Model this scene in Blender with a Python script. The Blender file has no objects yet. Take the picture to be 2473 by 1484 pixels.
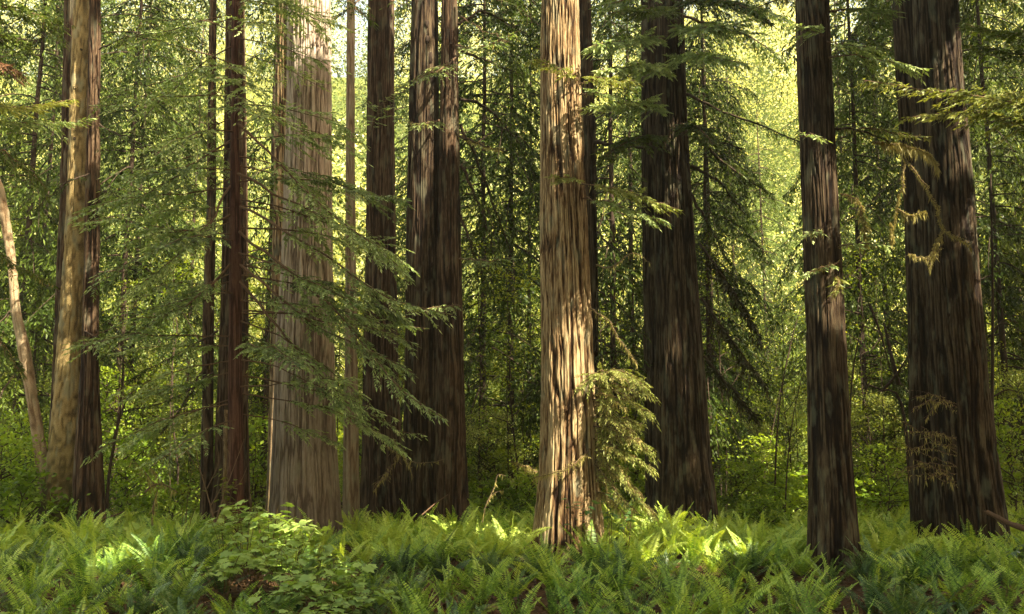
import bpy, math, random
import numpy as np
from mathutils import Vector

random.seed(7)
R = np.random.default_rng(11)
scene = bpy.context.scene
col = scene.collection
PI = math.pi

# ------------------------------------------------------------------ camera frame
CAM_Z = 2.9
PITCH = math.radians(8.3)
W0, H0 = 2473.0, 1484.0
FPX = W0 * 35.0 / 36.0
CP, SP = math.cos(PITCH), math.sin(PITCH)

def at(px, py, Y):
    """world point at distance Y for a place measured on the photograph"""
    u = (px - W0 / 2) / FPX
    v = (H0 / 2 - py) / FPX
    d = np.array([u, CP - v * SP, SP + v * CP])
    return np.array([0, 0, CAM_Z]) + d * (Y / d[1])

def to_px(p):
    x, y, z = p[0], p[1], p[2] - CAM_Z
    dep = y * CP + z * SP
    return W0 / 2 + FPX * x / dep, H0 / 2 - FPX * (-y * SP + z * CP) / dep

cam = bpy.data.cameras.new('camera')
cam.lens = 35.0
cam.sensor_width = 36.0
cam.clip_end = 2000.0
cam.clip_start = 0.1
co = bpy.data.objects.new('camera', cam)
co.location = (0, 0, CAM_Z)
co.rotation_euler = (PI / 2 + PITCH, 0, 0)
col.objects.link(co)
scene.camera = co

# ------------------------------------------------------------------ light
EL, AZ = math.radians(46), math.radians(52)          # azimuth: to the right of straight behind the camera
SUN = np.array([math.cos(EL) * math.sin(AZ), -math.cos(EL) * math.cos(AZ), math.sin(EL)])
sl = bpy.data.lights.new('sun', 'SUN')
sl.energy = 5.0
sl.angle = math.radians(0.55)
sl.color = (1.0, 0.88, 0.66)
so = bpy.data.objects.new('sun', sl)
so.rotation_euler = Vector(SUN).to_track_quat('Z', 'Y').to_euler()
so.location = (40, -40, 60)
col.objects.link(so)

world = bpy.data.worlds.new('World')
scene.world = world
world.use_nodes = True
wn, wl = world.node_tree.nodes, world.node_tree.links
wn.clear()
sky = wn.new('ShaderNodeTexSky')
sky.sky_type = 'NISHITA'
sky.sun_disc = False
sky.sun_elevation = EL
sky.sun_rotation = math.atan2(SUN[0], SUN[1])
sky.air_density = 1.0
sky.dust_density = 3.0
sky.ozone_density = 0.6
warm = wn.new('ShaderNodeMix')
warm.data_type = 'RGBA'
warm.blend_type = 'MULTIPLY'
warm.inputs[0].default_value = 1.0
warm.inputs[7].default_value = (1.22, 1.0, 0.66, 1)
bg = wn.new('ShaderNodeBackground')
bg.inputs['Strength'].default_value = 0.14
wo = wn.new('ShaderNodeOutputWorld')
wl.new(sky.outputs[0], warm.inputs[6])
wl.new(warm.outputs[2], bg.inputs[0])
wl.new(bg.outputs[0], wo.inputs[0])

scene.view_settings.view_transform = 'Standard'
scene.view_settings.look = 'None'
scene.view_settings.exposure = 2.5
scene.view_settings.gamma = 1.0
scene.render.engine = 'CYCLES'
cy = scene.cycles
cy.use_denoising = True
cy.denoiser = 'OPENIMAGEDENOISE'
cy.denoising_prefilter = 'NONE'
cy.denoising_input_passes = 'RGB_ALBEDO_NORMAL'
cy.max_bounces = 6
cy.diffuse_bounces = 4
cy.glossy_bounces = 2
cy.transmission_bounces = 4
cy.transparent_max_bounces = 4
cy.sample_clamp_indirect = 4.0
cy.caustics_reflective = False
cy.caustics_refractive = False

# ------------------------------------------------------------------ mesh building
def norm(v, axis=-1):
    return v / (np.linalg.norm(v, axis=axis, keepdims=True) + 1e-9)

class Geo:
    def __init__(s):
        s.V, s.Q, s.T, s.n, s.tv = [], [], [], 0, []
    def quads(s, P, tint=None):
        """P (n,4,3)"""
        n = len(P)
        if n == 0: return
        s.V.append(P.reshape(-1, 3))
        s.Q.append(np.arange(4 * n).reshape(n, 4) + s.n)
        t = np.full(n, .5) if tint is None else np.broadcast_to(tint, (n,))
        s.tv.append(np.repeat(t, 4))
        s.n += 4 * n
    def mesh(s, V, Q=None, T=None, tint=.5):
        s.V.append(V)
        if Q is not None and len(Q): s.Q.append(np.asarray(Q) + s.n)
        if T is not None and len(T): s.T.append(np.asarray(T) + s.n)
        s.tv.append(np.broadcast_to(np.asarray(tint, float), (len(V),)))
        s.n += len(V)
    def tube(s, pts, rad, sides=6, tint=.5):
        pts = np.asarray(pts, float)
        n = len(pts)
        rad = np.broadcast_to(np.asarray(rad, float), (n,))
        tg = norm(np.gradient(pts, axis=0))
        ref = np.array([0, 0, 1.]) if abs(tg[:, 2]).mean() < .8 else np.array([1., 0, 0])
        a = norm(np.cross(tg, ref)); b = np.cross(tg, a)
        th = np.arange(sides) * 2 * PI / sides
        V = pts[:, None] + rad[:, None, None] * (np.cos(th)[None, :, None] * a[:, None] + np.sin(th)[None, :, None] * b[:, None])
        i = np.arange(n - 1)[:, None] * sides
        j = np.arange(sides)[None]
        k = (j + 1) % sides
        Q = np.stack([i + j, i + k, i + sides + k, i + sides + j], -1).reshape(-1, 4)
        s.mesh(V.reshape(-1, 3), Q, tint=tint)
    def add(s, o, M=np.eye(3), loc=(0, 0, 0), dt=0.):
        for k in range(len(o.V)): pass
        V, Q, T, t = o.arrays()
        s.mesh(V @ np.asarray(M).T + np.asarray(loc), Q, T, t + dt)
    def arrays(s):
        V = np.concatenate(s.V) if s.V else np.zeros((0, 3))
        Q = np.concatenate(s.Q) if s.Q else np.zeros((0, 4), int)
        T = np.concatenate(s.T) if s.T else np.zeros((0, 3), int)
        t = np.concatenate(s.tv) if s.tv else np.zeros(0)
        return V, Q, T, t
    def data(s, name, mat, smooth=False, off=(0, 0, 0), extra=None):
        V, Q, T, t = s.arrays()
        V = V - np.asarray(off)
        me = bpy.data.meshes.new(name)
        me.vertices.add(len(V))
        me.vertices.foreach_set('co', V.astype(np.float32).ravel())
        nl = len(Q) * 4 + len(T) * 3
        me.loops.add(nl)
        me.loops.foreach_set('vertex_index', np.concatenate([Q.ravel(), T.ravel()]).astype(np.int32))
        me.polygons.add(len(Q) + len(T))
        st = np.concatenate([np.arange(len(Q)) * 4, len(Q) * 4 + np.arange(len(T)) * 3]).astype(np.int32)
        me.polygons.foreach_set('loop_start', st)
        if smooth:
            me.polygons.foreach_set('use_smooth', np.ones(len(st), bool))
        at_ = me.attributes.new('tint', 'FLOAT', 'POINT')
        at_.data.foreach_set('value', t.astype(np.float32))
        me.update(calc_edges=True)
        me.materials.append(mat)
        return me

def link(name, me, parent=None):
    o = bpy.data.objects.new(name, me)
    col.objects.link(o)
    if parent is not None: o.parent = parent
    return o

def tag(o, label=None, cat=None, group=None, kind=None):
    if label: o['label'] = label
    if cat: o['category'] = cat
    if group: o['group'] = group
    if kind: o['kind'] = kind
    return o

def thing(name, loc, label, cat, group=None, rz=0., sc=1.):
    o = bpy.data.objects.new(name, None)
    o.empty_display_size = .2
    o.location = loc
    o.rotation_euler = (0, 0, rz)
    o.scale = (sc, sc, sc)
    col.objects.link(o)
    return tag(o, label, cat, group)

def part(name, geo, mat, parent, smooth=False, root=None):
    """geo in world coordinates; parent (or its root) is an unrotated Empty"""
    r = root or parent
    return link(name, geo.data(name, mat, smooth, off=tuple(r.location)), parent)

# ------------------------------------------------------------------ materials
def ramp(nt, stops, fac=None):
    r = nt.nodes.new('ShaderNodeValToRGB')
    e = r.color_ramp.elements
    while len(e) > 1: e.remove(e[-1])
    e[0].position = stops[0][0]; e[0].color = (*stops[0][1], 1)
    for p, c in stops[1:]:
        x = e.new(p); x.color = (*c, 1)
    if fac is not None: nt.links.new(fac, r.inputs[0])
    return r.outputs[0]

def newmat(name):
    m = bpy.data.materials.new(name)
    m.use_nodes = True
    nt = m.node_tree
    nt.nodes.clear()
    out = nt.nodes.new('ShaderNodeOutputMaterial')
    return m, nt, out

def math_node(nt, op, a, b=None):
    n = nt.nodes.new('ShaderNodeMath'); n.operation = op
    for i, x in enumerate((a, b)):
        if x is None: continue
        if isinstance(x, (int, float)): n.inputs[i].default_value = x
        else: nt.links.new(x, n.inputs[i])
    return n.outputs[0]

def leaf_mat(name, stops, trans=.35, tcol=(1.25, 1.15, .45), rough=.45, spec=.35, obj_var=.35, patch=.3):
    m, nt, out = newmat(name)
    L = nt.links
    a = nt.nodes.new('ShaderNodeAttribute'); a.attribute_name = 'tint'
    oi = nt.nodes.new('ShaderNodeObjectInfo')
    tc = nt.nodes.new('ShaderNodeTexCoord')
    ns = nt.nodes.new('ShaderNodeTexNoise'); ns.inputs['Scale'].default_value = .9
    L.new(tc.outputs['Object'], ns.inputs['Vector'])
    v = math_node(nt, 'ADD', a.outputs['Fac'], math_node(nt, 'MULTIPLY', math_node(nt, 'SUBTRACT', oi.outputs['Random'], .5), obj_var))
    v = math_node(nt, 'ADD', v, math_node(nt, 'MULTIPLY', math_node(nt, 'SUBTRACT', ns.outputs['Fac'], .5), patch * 2))
    c = ramp(nt, stops, v)
    p = nt.nodes.new('ShaderNodeBsdfPrincipled')
    p.inputs['Roughness'].default_value = rough
    p.inputs['Specular IOR Level'].default_value = spec
    L.new(c, p.inputs['Base Color'])
    tr = nt.nodes.new('ShaderNodeBsdfTranslucent')
    mx = nt.nodes.new('ShaderNodeMix'); mx.data_type = 'RGBA'; mx.blend_type = 'MULTIPLY'; mx.inputs[0].default_value = 1
    L.new(c, mx.inputs[6]); mx.inputs[7].default_value = (*tcol, 1)
    L.new(mx.outputs[2], tr.inputs[0])
    s = nt.nodes.new('ShaderNodeMixShader'); s.inputs[0].default_value = trans
    L.new(p.outputs[0], s.inputs[1]); L.new(tr.outputs[0], s.inputs[2])
    L.new(s.outputs[0], out.inputs[0])
    return m

def bark_mat(name, deep, mid, high, moss=0., low_col=(.05, .055, .012), scale=1., bump=.5, lichen=0., zs=.09, low_z=2.6):
    m, nt, out = newmat(name)
    L = nt.links
    tc = nt.nodes.new('ShaderNodeTexCoord')
    mp = nt.nodes.new('ShaderNodeMapping')
    mp.inputs['Scale'].default_value = (scale, scale, zs * scale)
    L.new(tc.outputs['Object'], mp.inputs[0])
    n1 = nt.nodes.new('ShaderNodeTexNoise'); n1.inputs['Scale'].default_value = 34; n1.inputs['Detail'].default_value = 6
    n1.inputs['Roughness'].default_value = .65
    L.new(mp.outputs[0], n1.inputs['Vector'])
    n2 = nt.nodes.new('ShaderNodeTexNoise'); n2.inputs['Scale'].default_value = 9; n2.inputs['Detail'].default_value = 3
    L.new(mp.outputs[0], n2.inputs['Vector'])
    n3 = nt.nodes.new('ShaderNodeTexNoise'); n3.inputs['Scale'].default_value = .7; n3.inputs['Detail'].default_value = 3
    L.new(tc.outputs['Object'], n3.inputs['Vector'])
    a = nt.nodes.new('ShaderNodeAttribute'); a.attribute_name = 'tint'
    v = math_node(nt, 'ADD', math_node(nt, 'MULTIPLY', a.outputs['Fac'], .65), math_node(nt, 'ADD', math_node(nt, 'MULTIPLY', n1.outputs['Fac'], 1.1), -.38))
    v = math_node(nt, 'ADD', v, math_node(nt, 'MULTIPLY', math_node(nt, 'SUBTRACT', n2.outputs['Fac'], .5), .12))
    v = math_node(nt, 'ADD', v, math_node(nt, 'MULTIPLY', math_node(nt, 'SUBTRACT', n3.outputs['Fac'], .5), .3))
    c = ramp(nt, [(.22, deep), (.48, mid), (.80, high)], v)
    if lichen > 0:
        n4 = nt.nodes.new('ShaderNodeTexNoise'); n4.inputs['Scale'].default_value = 5; n4.inputs['Detail'].default_value = 5
        mp2 = nt.nodes.new('ShaderNodeMapping'); mp2.inputs['Scale'].default_value = (1, 1, .3)
        L.new(tc.outputs['Object'], mp2.inputs[0]); L.new(mp2.outputs[0], n4.inputs['Vector'])
        f = ramp(nt, [(.54, (0, 0, 0)), (.66, (lichen, lichen, lichen))], n4.outputs['Fac'])
        mx = nt.nodes.new('ShaderNodeMix'); mx.data_type = 'RGBA'
        L.new(f, mx.inputs[0]); L.new(c, mx.inputs[6]); mx.inputs[7].default_value = (.22, .23, .15, 1)
        c = mx.outputs[2]
    if moss > 0:  # blends a low tone in: moss green, plain brown on the pale redwood
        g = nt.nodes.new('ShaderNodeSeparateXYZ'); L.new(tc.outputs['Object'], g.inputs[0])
        hz = math_node(nt, 'SUBTRACT', 1.0, math_node(nt, 'DIVIDE', g.outputs[2], low_z))
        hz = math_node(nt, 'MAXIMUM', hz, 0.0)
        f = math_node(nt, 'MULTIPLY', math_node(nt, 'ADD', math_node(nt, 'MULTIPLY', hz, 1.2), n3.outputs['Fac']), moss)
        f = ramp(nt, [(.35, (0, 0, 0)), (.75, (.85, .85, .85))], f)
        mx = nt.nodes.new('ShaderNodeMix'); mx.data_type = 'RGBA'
        L.new(f, mx.inputs[0]); L.new(c, mx.inputs[6]); mx.inputs[7].default_value = (*low_col, 1)
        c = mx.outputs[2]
    p = nt.nodes.new('ShaderNodeBsdfPrincipled')
    p.inputs['Roughness'].default_value = .9
    p.inputs['Specular IOR Level'].default_value = .15
    L.new(c, p.inputs['Base Color'])
    b = nt.nodes.new('ShaderNodeBump'); b.inputs['Strength'].default_value = bump; b.inputs['Distance'].default_value = .05
    L.new(n1.outputs['Fac'], b.inputs['Height']); L.new(b.outputs[0], p.inputs['Normal'])
    L.new(p.outputs[0], out.inputs[0])
    return m

def soil_mat():
    m, nt, out = newmat('soil')
    L = nt.links
    tc = nt.nodes.new('ShaderNodeTexCoord')
    n1 = nt.nodes.new('ShaderNodeTexNoise'); n1.inputs['Scale'].default_value = 6; n1.inputs['Detail'].default_value = 8
    L.new(tc.outputs['Object'], n1.inputs['Vector'])
    n2 = nt.nodes.new('ShaderNodeTexNoise'); n2.inputs['Scale'].default_value = .35; n2.inputs['Detail'].default_value = 4
    L.new(tc.outputs['Object'], n2.inputs['Vector'])
    v = math_node(nt, 'ADD', math_node(nt, 'MULTIPLY', n1.outputs['Fac'], .7), math_node(nt, 'MULTIPLY', n2.outputs['Fac'], .3))
    c = ramp(nt, [(.3, (.018, .010, .005)), (.5, (.06, .032, .014)), (.62, (.10, .055, .022)), (.72, (.04, .05, .012))], v)
    p = nt.nodes.new('ShaderNodeBsdfPrincipled'); p.inputs['Roughness'].default_value = .95
    p.inputs['Specular IOR Level'].default_value = .1
    L.new(c, p.inputs['Base Color'])
    b = nt.nodes.new('ShaderNodeBump'); b.inputs['Strength'].default_value = .8; b.inputs['Distance'].default_value = .08
    L.new(n1.outputs['Fac'], b.inputs['Height']); L.new(b.outputs[0], p.inputs['Normal'])
    L.new(p.outputs[0], out.inputs[0])
    return m

M = {}
M['soil'] = soil_mat()
M['hill_cover'] = leaf_mat('low_green_hill_cover', [(0., (.02, .04, .008)), (.5, (.06, .09, .018)), (1., (.14, .17, .04))], trans=0., spec=.05, patch=1.)
M['pale_bark'] = bark_mat('pale_redwood_bark', (.10, .07, .05), (.31, .24, .18), (.54, .46, .37), lichen=.35, moss=.46, low_col=(.06, .044, .030), low_z=9)  # moss slot holds plain brown: bark darker towards the bottom
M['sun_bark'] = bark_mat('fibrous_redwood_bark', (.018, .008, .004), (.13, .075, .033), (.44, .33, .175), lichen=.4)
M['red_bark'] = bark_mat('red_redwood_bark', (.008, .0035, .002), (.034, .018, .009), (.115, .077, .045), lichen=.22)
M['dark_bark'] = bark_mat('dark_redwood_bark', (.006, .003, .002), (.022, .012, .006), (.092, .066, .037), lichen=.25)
M['young_bark'] = bark_mat('young_redwood_bark', (.025, .010, .007), (.06, .026, .017), (.11, .06, .04), scale=2.)
M['grey_bark'] = bark_mat('thin_grey_bark', (.12, .08, .05), (.22, .16, .10), (.34, .28, .19), scale=1.6, lichen=.5)
M['spruce_bark'] = bark_mat('mossy_spruce_bark', (.07, .05, .02), (.20, .145, .058), (.36, .28, .125), zs=.8, scale=2.2, lichen=.55, moss=.66, low_col=(.05, .05, .014), low_z=3.6)
M['pale_wood'] = bark_mat('pale_alder_bark', (.12, .075, .04), (.26, .185, .105), (.38, .30, .19), zs=1.1, scale=1.4, moss=.5, low_z=3.4, lichen=.4)
M['twig'] = bark_mat('twig_wood', (.05, .028, .016), (.10, .06, .035), (.17, .11, .07), scale=3, bump=.2)
M['dead_twig'] = bark_mat('dead_twig_wood', (.07, .045, .026), (.14, .095, .055), (.22, .16, .10), scale=3, bump=.2)
M['dark_wood'] = bark_mat('dark_wet_wood', (.02, .013, .009), (.045, .03, .02), (.08, .06, .04), scale=2, bump=.3)
M['stem'] = bark_mat('green_brown_stem', (.06, .04, .02), (.11, .08, .03), (.16, .13, .05), scale=3, bump=.1)

G1 = [(0., (.05, .075, .028)), (.42, (.17, .24, .085)), (.75, (.30, .38, .14)), (1., (.42, .49, .20))]
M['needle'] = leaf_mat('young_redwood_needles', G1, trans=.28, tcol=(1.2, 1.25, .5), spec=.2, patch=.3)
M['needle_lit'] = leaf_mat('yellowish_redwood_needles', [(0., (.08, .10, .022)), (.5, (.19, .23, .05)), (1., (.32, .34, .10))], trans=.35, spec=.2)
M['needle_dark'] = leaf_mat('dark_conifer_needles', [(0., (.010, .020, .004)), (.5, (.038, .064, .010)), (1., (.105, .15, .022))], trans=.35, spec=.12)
M['needle_far'] = leaf_mat('far_conifer_needles', [(0., (.03, .05, .014)), (.5, (.075, .12, .028)), (1., (.14, .19, .05))], trans=.4, obj_var=.5, spec=.12)
M['leaf'] = leaf_mat('bright_broad_leaves', [(0., (.04, .075, .008)), (.5, (.14, .21, .018)), (1., (.28, .33, .04))], trans=.5, spec=.15, tcol=(1.3, 1.15, .3), obj_var=.45)
M['leaf_gold'] = leaf_mat('yellow_green_leaves', [(0., (.08, .12, .018)), (.5, (.22, .28, .055)), (1., (.42, .46, .19))], trans=.5, spec=.15, tcol=(1.25, 1.1, .35), obj_var=.4)
M['far_leaf_glow'] = leaf_mat('far_glow_tinted_leaves', [(0., (.12, .16, .05)), (.5, (.46, .49, .22)), (1., (.75, .74, .50))], trans=.5, spec=.1)  # overexposed glow of the hillside put into the leaf colour
M['under'] = leaf_mat('undergrowth_leaves', [(0., (.04, .08, .008)), (.5, (.17, .27, .025)), (1., (.32, .42, .05))], trans=.45, spec=.15, tcol=(1.3, 1.2, .3), obj_var=.4)
M['fern'] = leaf_mat('sword_fern_green', [(0., (.024, .06, .016)), (.33, (.105, .21, .04)), (.68, (.26, .42, .062)), (1., (.46, .57, .10))], trans=.35, tcol=(1.3, 1.2, .35), spec=.35, obj_var=.85, patch=.2)
M['fern_bright'] = leaf_mat('young_lime_fern', [(0., (.06, .11, .02)), (.4, (.19, .32, .048)), (.75, (.35, .50, .075)), (1., (.44, .56, .11))], trans=.35, tcol=(1.3, 1.2, .35), spec=.3, obj_var=.6, patch=.15)
M['fern_dark'] = leaf_mat('old_blue_green_fern', [(0., (.014, .036, .014)), (.4, (.05, .11, .028)), (.75, (.12, .20, .042)), (1., (.23, .32, .08))], trans=.25, spec=.4, obj_var=.6, patch=.15)
M['fern_brown'] = leaf_mat('dead_fern_brown', [(0., (.07, .032, .014)), (.5, (.19, .095, .045)), (1., (.34, .20, .11))], trans=.15, tcol=(1, .9, .7), spec=.15, obj_var=.5)
M['litter'] = leaf_mat('brown_litter', [(0., (.03, .018, .010)), (.5, (.075, .045, .024)), (1., (.16, .10, .055))], trans=.1, spec=.1)
M['thimble'] = leaf_mat('thimbleberry_leaves', [(0., (.15, .24, .06)), (.5, (.28, .40, .09)), (1., (.38, .48, .12))], trans=.35, tcol=(1.2, 1.2, .4), spec=.4, rough=.5, patch=.15)
M['salal'] = leaf_mat('glossy_oval_leaves', [(0., (.025, .06, .018)), (.5, (.05, .11, .03)), (1., (.10, .17, .05))], trans=.25, spec=.6, rough=.35)
M['moss'] = leaf_mat('hanging_moss', [(0., (.12, .105, .028)), (.5, (.30, .265, .08)), (1., (.48, .42, .16))], trans=.3, tcol=(1.1, 1.0, .6), spec=.1)
M['moss_dark'] = leaf_mat('dark_hanging_moss', [(0., (.012, .012, .006)), (.5, (.03, .03, .012)), (1., (.06, .055, .02))], trans=.15, spec=.05)

# ------------------------------------------------------------------ noise
def vnoise(u, v, seed, pu):
    """value noise, periodic in u with period pu"""
    rg = np.random.default_rng(seed)
    NV = 257
    lat = rg.random((pu, NV))
    u = np.mod(u, pu)
    iu = np.floor(u).astype(int); fu = u - iu
    iv = np.floor(v).astype(int); fv = v - iv
    fu = fu * fu * (3 - 2 * fu); fv = fv * fv * (3 - 2 * fv)
    a = lat[iu % pu, iv % NV]; b = lat[(iu + 1) % pu, iv % NV]
    c = lat[iu % pu, (iv + 1) % NV]; d = lat[(iu + 1) % pu, (iv + 1) % NV]
    return (a * (1 - fu) + b * fu) * (1 - fv) + (c * (1 - fu) + d * fu) * fv

# ------------------------------------------------------------------ trunks
SEED = [100]
def trunk_geo(prof, Y, top=30., cell=.06, amp=.05, lobes=0., flare=.12, nz=150, vis=16.5, long=1.2, spiral=0.):
    """prof: {py: (xl, xr)} measured on the photograph; returns Geo in world space plus centre/radius functions"""
    SEED[0] += 7
    sd = SEED[0]
    zs, xs, rs = [], [], []
    for py, (a, b) in sorted(prof.items(), reverse=True):
        p = at((a + b) / 2, py, Y)
        dep = Y * CP + (p[2] - CAM_Z) * SP
        zs.append(p[2]); xs.append(p[0]); rs.append((b - a) / 2 * dep / FPX)
    zs, xs, rs = map(np.array, (zs, xs, rs))
    sx = (xs[-1] - xs[-2]) / (zs[-1] - zs[-2]); 
    def cx(z): return np.where(z > zs[-1], xs[-1] + sx * (z - zs[-1]), np.interp(z, zs, xs))
    r_top = rs[-1]
    def rad(z): return np.where(z > zs[-1], r_top * np.clip(1 - (z - zs[-1]) / 46., .15, 1), np.interp(z, zs, rs)) + np.where(z < zs[0], (zs[0] - z) * flare, 0)
    z = np.concatenate([np.linspace(-.3, vis, nz), np.linspace(vis + .6, top, 16)])
    rm = float(rs.mean())
    ncell = max(8, int(2 * PI * rm / cell))
    nu = int(min(520, max(48, ncell * 6)))
    th = np.arange(nu) / nu
    TH, Z = np.meshgrid(th, z)
    wob = (vnoise(np.zeros_like(Z), Z / 2.5, sd, 4) - .5) * .7 + (vnoise(TH * 6, Z / 1.6, sd + 1, 6) - .5) * .7
    u = TH * ncell + wob + spiral * Z
    f1 = vnoise(u, Z / long + 40, sd + 2, ncell)
    f2 = vnoise(u * 2 + 3, Z / (long * .55) + 20, sd + 3, 2 * ncell)
    f3 = vnoise(TH * max(4, ncell // 4) + wob * .3, Z / 3. + 10, sd + 4, max(4, ncell // 4))
    val = np.clip(np.abs(2 * f1 - 1) * 2.6 + .25 * (vnoise(u * 3, Z / .5, sd + 9, 3 * ncell) - .5), 0, 1)
    ridge = val * (.65 + .35 * f2)
    rough = vnoise(u * 2, Z / .16, sd + 5, 2 * ncell)
    Rr = rad(Z) + amp * (ridge - .75) + amp * .35 * (f3 - .5) + amp * .28 * (rough - .5)
    if lobes > 0:
        lob = (vnoise(TH * 7 + (vnoise(np.zeros_like(Z), Z / 4., sd + 8, 3) - .5) * .8, Z / 7. + 5, sd + 6, 7) - .5)
        Rr = Rr * (1 + lobes * lob * (0.55 + 1.1 * np.clip(1 - Z / 5., 0, 1)))
    Rr = Rr * (1 + .10 * np.exp(-np.maximum(Z, 0) / .7))
    A = TH * 2 * PI
    V = np.stack([cx(Z) + Rr * np.cos(A), Y + Rr * np.sin(A), Z], -1).reshape(-1, 3)
    n = len(z)
    i = np.arange(n - 1)[:, None] * nu; j = np.arange(nu)[None]; k = (j + 1) % nu
    Q = np.stack([i + j, i + k, i + nu + k, i + nu + j], -1).reshape(-1, 4)
    g = Geo()
    g.mesh(V, Q, tint=np.clip(.02 + .85 * val * (.55 + .45 * f2) * (.85 + .3 * f3), 0, 1).reshape(-1))
    g.cx, g.rad, g.Y = cx, rad, Y
    return g

# ------------------------------------------------------------------ conifer boughs
def curve(p0, d, L, droop, n=7, wig=.04, rng=R):
    s = np.linspace(0, 1, n)
    d = np.asarray(d, float) / np.linalg.norm(d)
    P = np.asarray(p0) + d * L * s[:, None]
    P[:, 2] -= droop * L * s ** 2
    w = rng.normal(0, wig * L, (n, 3)) * s[:, None]
    return P + np.cumsum(w, 0) * .35

def resample(pts, n):
    pts = np.asarray(pts, float)
    d = np.concatenate([[0], np.cumsum(np.linalg.norm(np.diff(pts, axis=0), axis=1))])
    t = np.linspace(0, d[-1], n)
    return np.stack([np.interp(t, d, pts[:, k]) for k in range(3)], -1), d[-1]

def strips(base, dirn, ln, wd, rng, tilt=.55, tint=None, geo=None, sag=0.0):
    """rhombic leaf strips: base (n,3), dirn unit (n,3), ln (n), wd (n)"""
    n = len(base)
    up = np.array([0, 0, 1.]) + rng.normal(0, tilt, (n, 3))
    side = norm(np.cross(dirn, up))
    ln = np.broadcast_to(ln, (n,))[:, None]; wd = np.broadcast_to(wd, (n,))[:, None]
    tip = base + dirn * ln
    if sag: tip[:, 2] -= sag * ln[:, 0]
    mid = base + (tip - base) * .42
    P = np.stack([base, mid + side * wd * .5, tip, mid - side * wd * .5], 1)
    geo.quads(P, tint)

def foliate(leaf, wood, pts, width, rng, start=.2, gap=.16, tw=.13, tww=.026, tgap=.045, droop=.25, wood_r=.006, tint0=.5, prob=1., tilt=.55, flat=.18):
    """flat feathery side sprays along a main branch"""
    P, L = resample(pts, max(8, int(20)))
    s = np.linspace(0, 1, len(P))
    tan = norm(np.gradient(P, axis=0))
    t = start
    sgn = 1
    while t < 1.0:
        t += gap / L * rng.uniform(.6, 1.4)
        sgn = -sgn
        if t > 1: break
        if rng.random() > prob: continue
        b = np.array([np.interp(t, s, P[:, k]) for k in range(3)])
        T = norm(np.array([np.interp(t, s, tan[:, k]) for k in range(3)]))
        side = np.cross(T, [0, 0, 1.]); side = norm(side) * sgn
        u = (t - start) / (1 - start)
        sl = width * (math.sin(PI * min(1, .18 + u * .80)) ** .7) * rng.uniform(.55, 1.15)
        if sl < .08: continue
        al = math.radians(rng.uniform(40, 65)) * (1 - .3 * u)
        d = T * math.cos(al) + side * math.sin(al) + np.array([0, 0, rng.normal(0, flat)])
        S = curve(b, d, sl, droop * rng.uniform(.4, 1.6), n=5, wig=.05, rng=rng)
        if wood is not None: wood.tube(S, np.linspace(wood_r, wood_r * .4, 5), 3)
        m = max(3, int(sl / tgap))
        q = np.sort(rng.random(m)) * .95 + .05
        si = np.linspace(0, 1, 5)
        Bp = np.stack([np.interp(q, si, S[:, k]) for k in range(3)], -1)
        St = norm(np.stack([np.interp(q, si, norm(np.gradient(S, axis=0))[:, k]) for k in range(3)], -1))
        pr = norm(np.cross(St, np.array([0, 0, 1.]) + rng.normal(0, .25, (m, 3)))) * np.where(np.arange(m) % 2, 1, -1)[:, None]
        be = np.radians(rng.uniform(30, 60, m))[:, None]
        D = norm(St * np.cos(be) + pr * np.sin(be) + rng.normal(0, .12, (m, 3)) - np.array([0, 0, .12]))
        ln = tw * (1.1 - .55 * q) * rng.uniform(.6, 1.3, m)
        tt = tint0 + rng.normal(0, .12, m) + .28 * (q - .5)
        strips(Bp, D, ln, tww * rng.uniform(.7, 1.3, m), rng, tilt, tt, leaf, sag=.12)
        # tip
        strips(S[-1:], norm(S[-1:] - S[-2:-1]), tw * 1.1, tww, rng, tilt, np.array([tint0 + .3]), leaf)
    return P

def hang_moss(geo, pts, rng, n=30, ln=(.08, .35), wd=.02, t0=.1, t1=1.):
    P, L = resample(pts, 24)
    t = rng.uniform(t0, t1, n)
    s = np.linspace(0, 1, 24)
    B = np.stack([np.interp(t, s, P[:, k]) for k in range(3)], -1)
    D = norm(np.stack([rng.normal(0, .18, n), rng.normal(0, .18, n), -np.ones(n)], -1))
    l = rng.uniform(*ln, n) * rng.uniform(.3, 1, n)
    strips(B, D, l, wd * rng.uniform(.5, 1.6, n), rng, 1.5, .5 + rng.normal(0, .2, n), geo)

def conifer_crown(h0, h1, L0, L1, nb, rng, droop=.45, scale=1., dens=1., e0=-.1, width=.8, curtain=0.):
    """leaf and wood Geo of a conifer crown round the z axis"""
    leaf, wood = Geo(), Geo()
    for k in range(nb):
        u = (k + rng.random()) / nb
        h = h0 + (h1 - h0) * u
        L = (L0 + (L1 - L0) * u) * rng.uniform(.6, 1.15)
        az = rng.uniform(0, 2 * PI)
        d = [math.cos(az), math.sin(az), e0 + rng.normal(0, .12)]
        B = curve((0, 0, h), d, L, droop * rng.uniform(.5, 1.4), n=8, wig=.03, rng=rng)
        wood.tube(B, np.linspace(.018 + .006 * L, .008, 8), 4)
        foliate(leaf, None, B, width * rng.uniform(.7, 1.2), rng, start=.04, gap=.24 * scale / dens, tw=.24 * scale, tww=.065 * scale,
                tgap=.048 * scale / dens, droop=.5 + curtain, tint0=.5 + rng.normal(0, .12), tilt=.8, flat=.25)
    return leaf, wood

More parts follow.
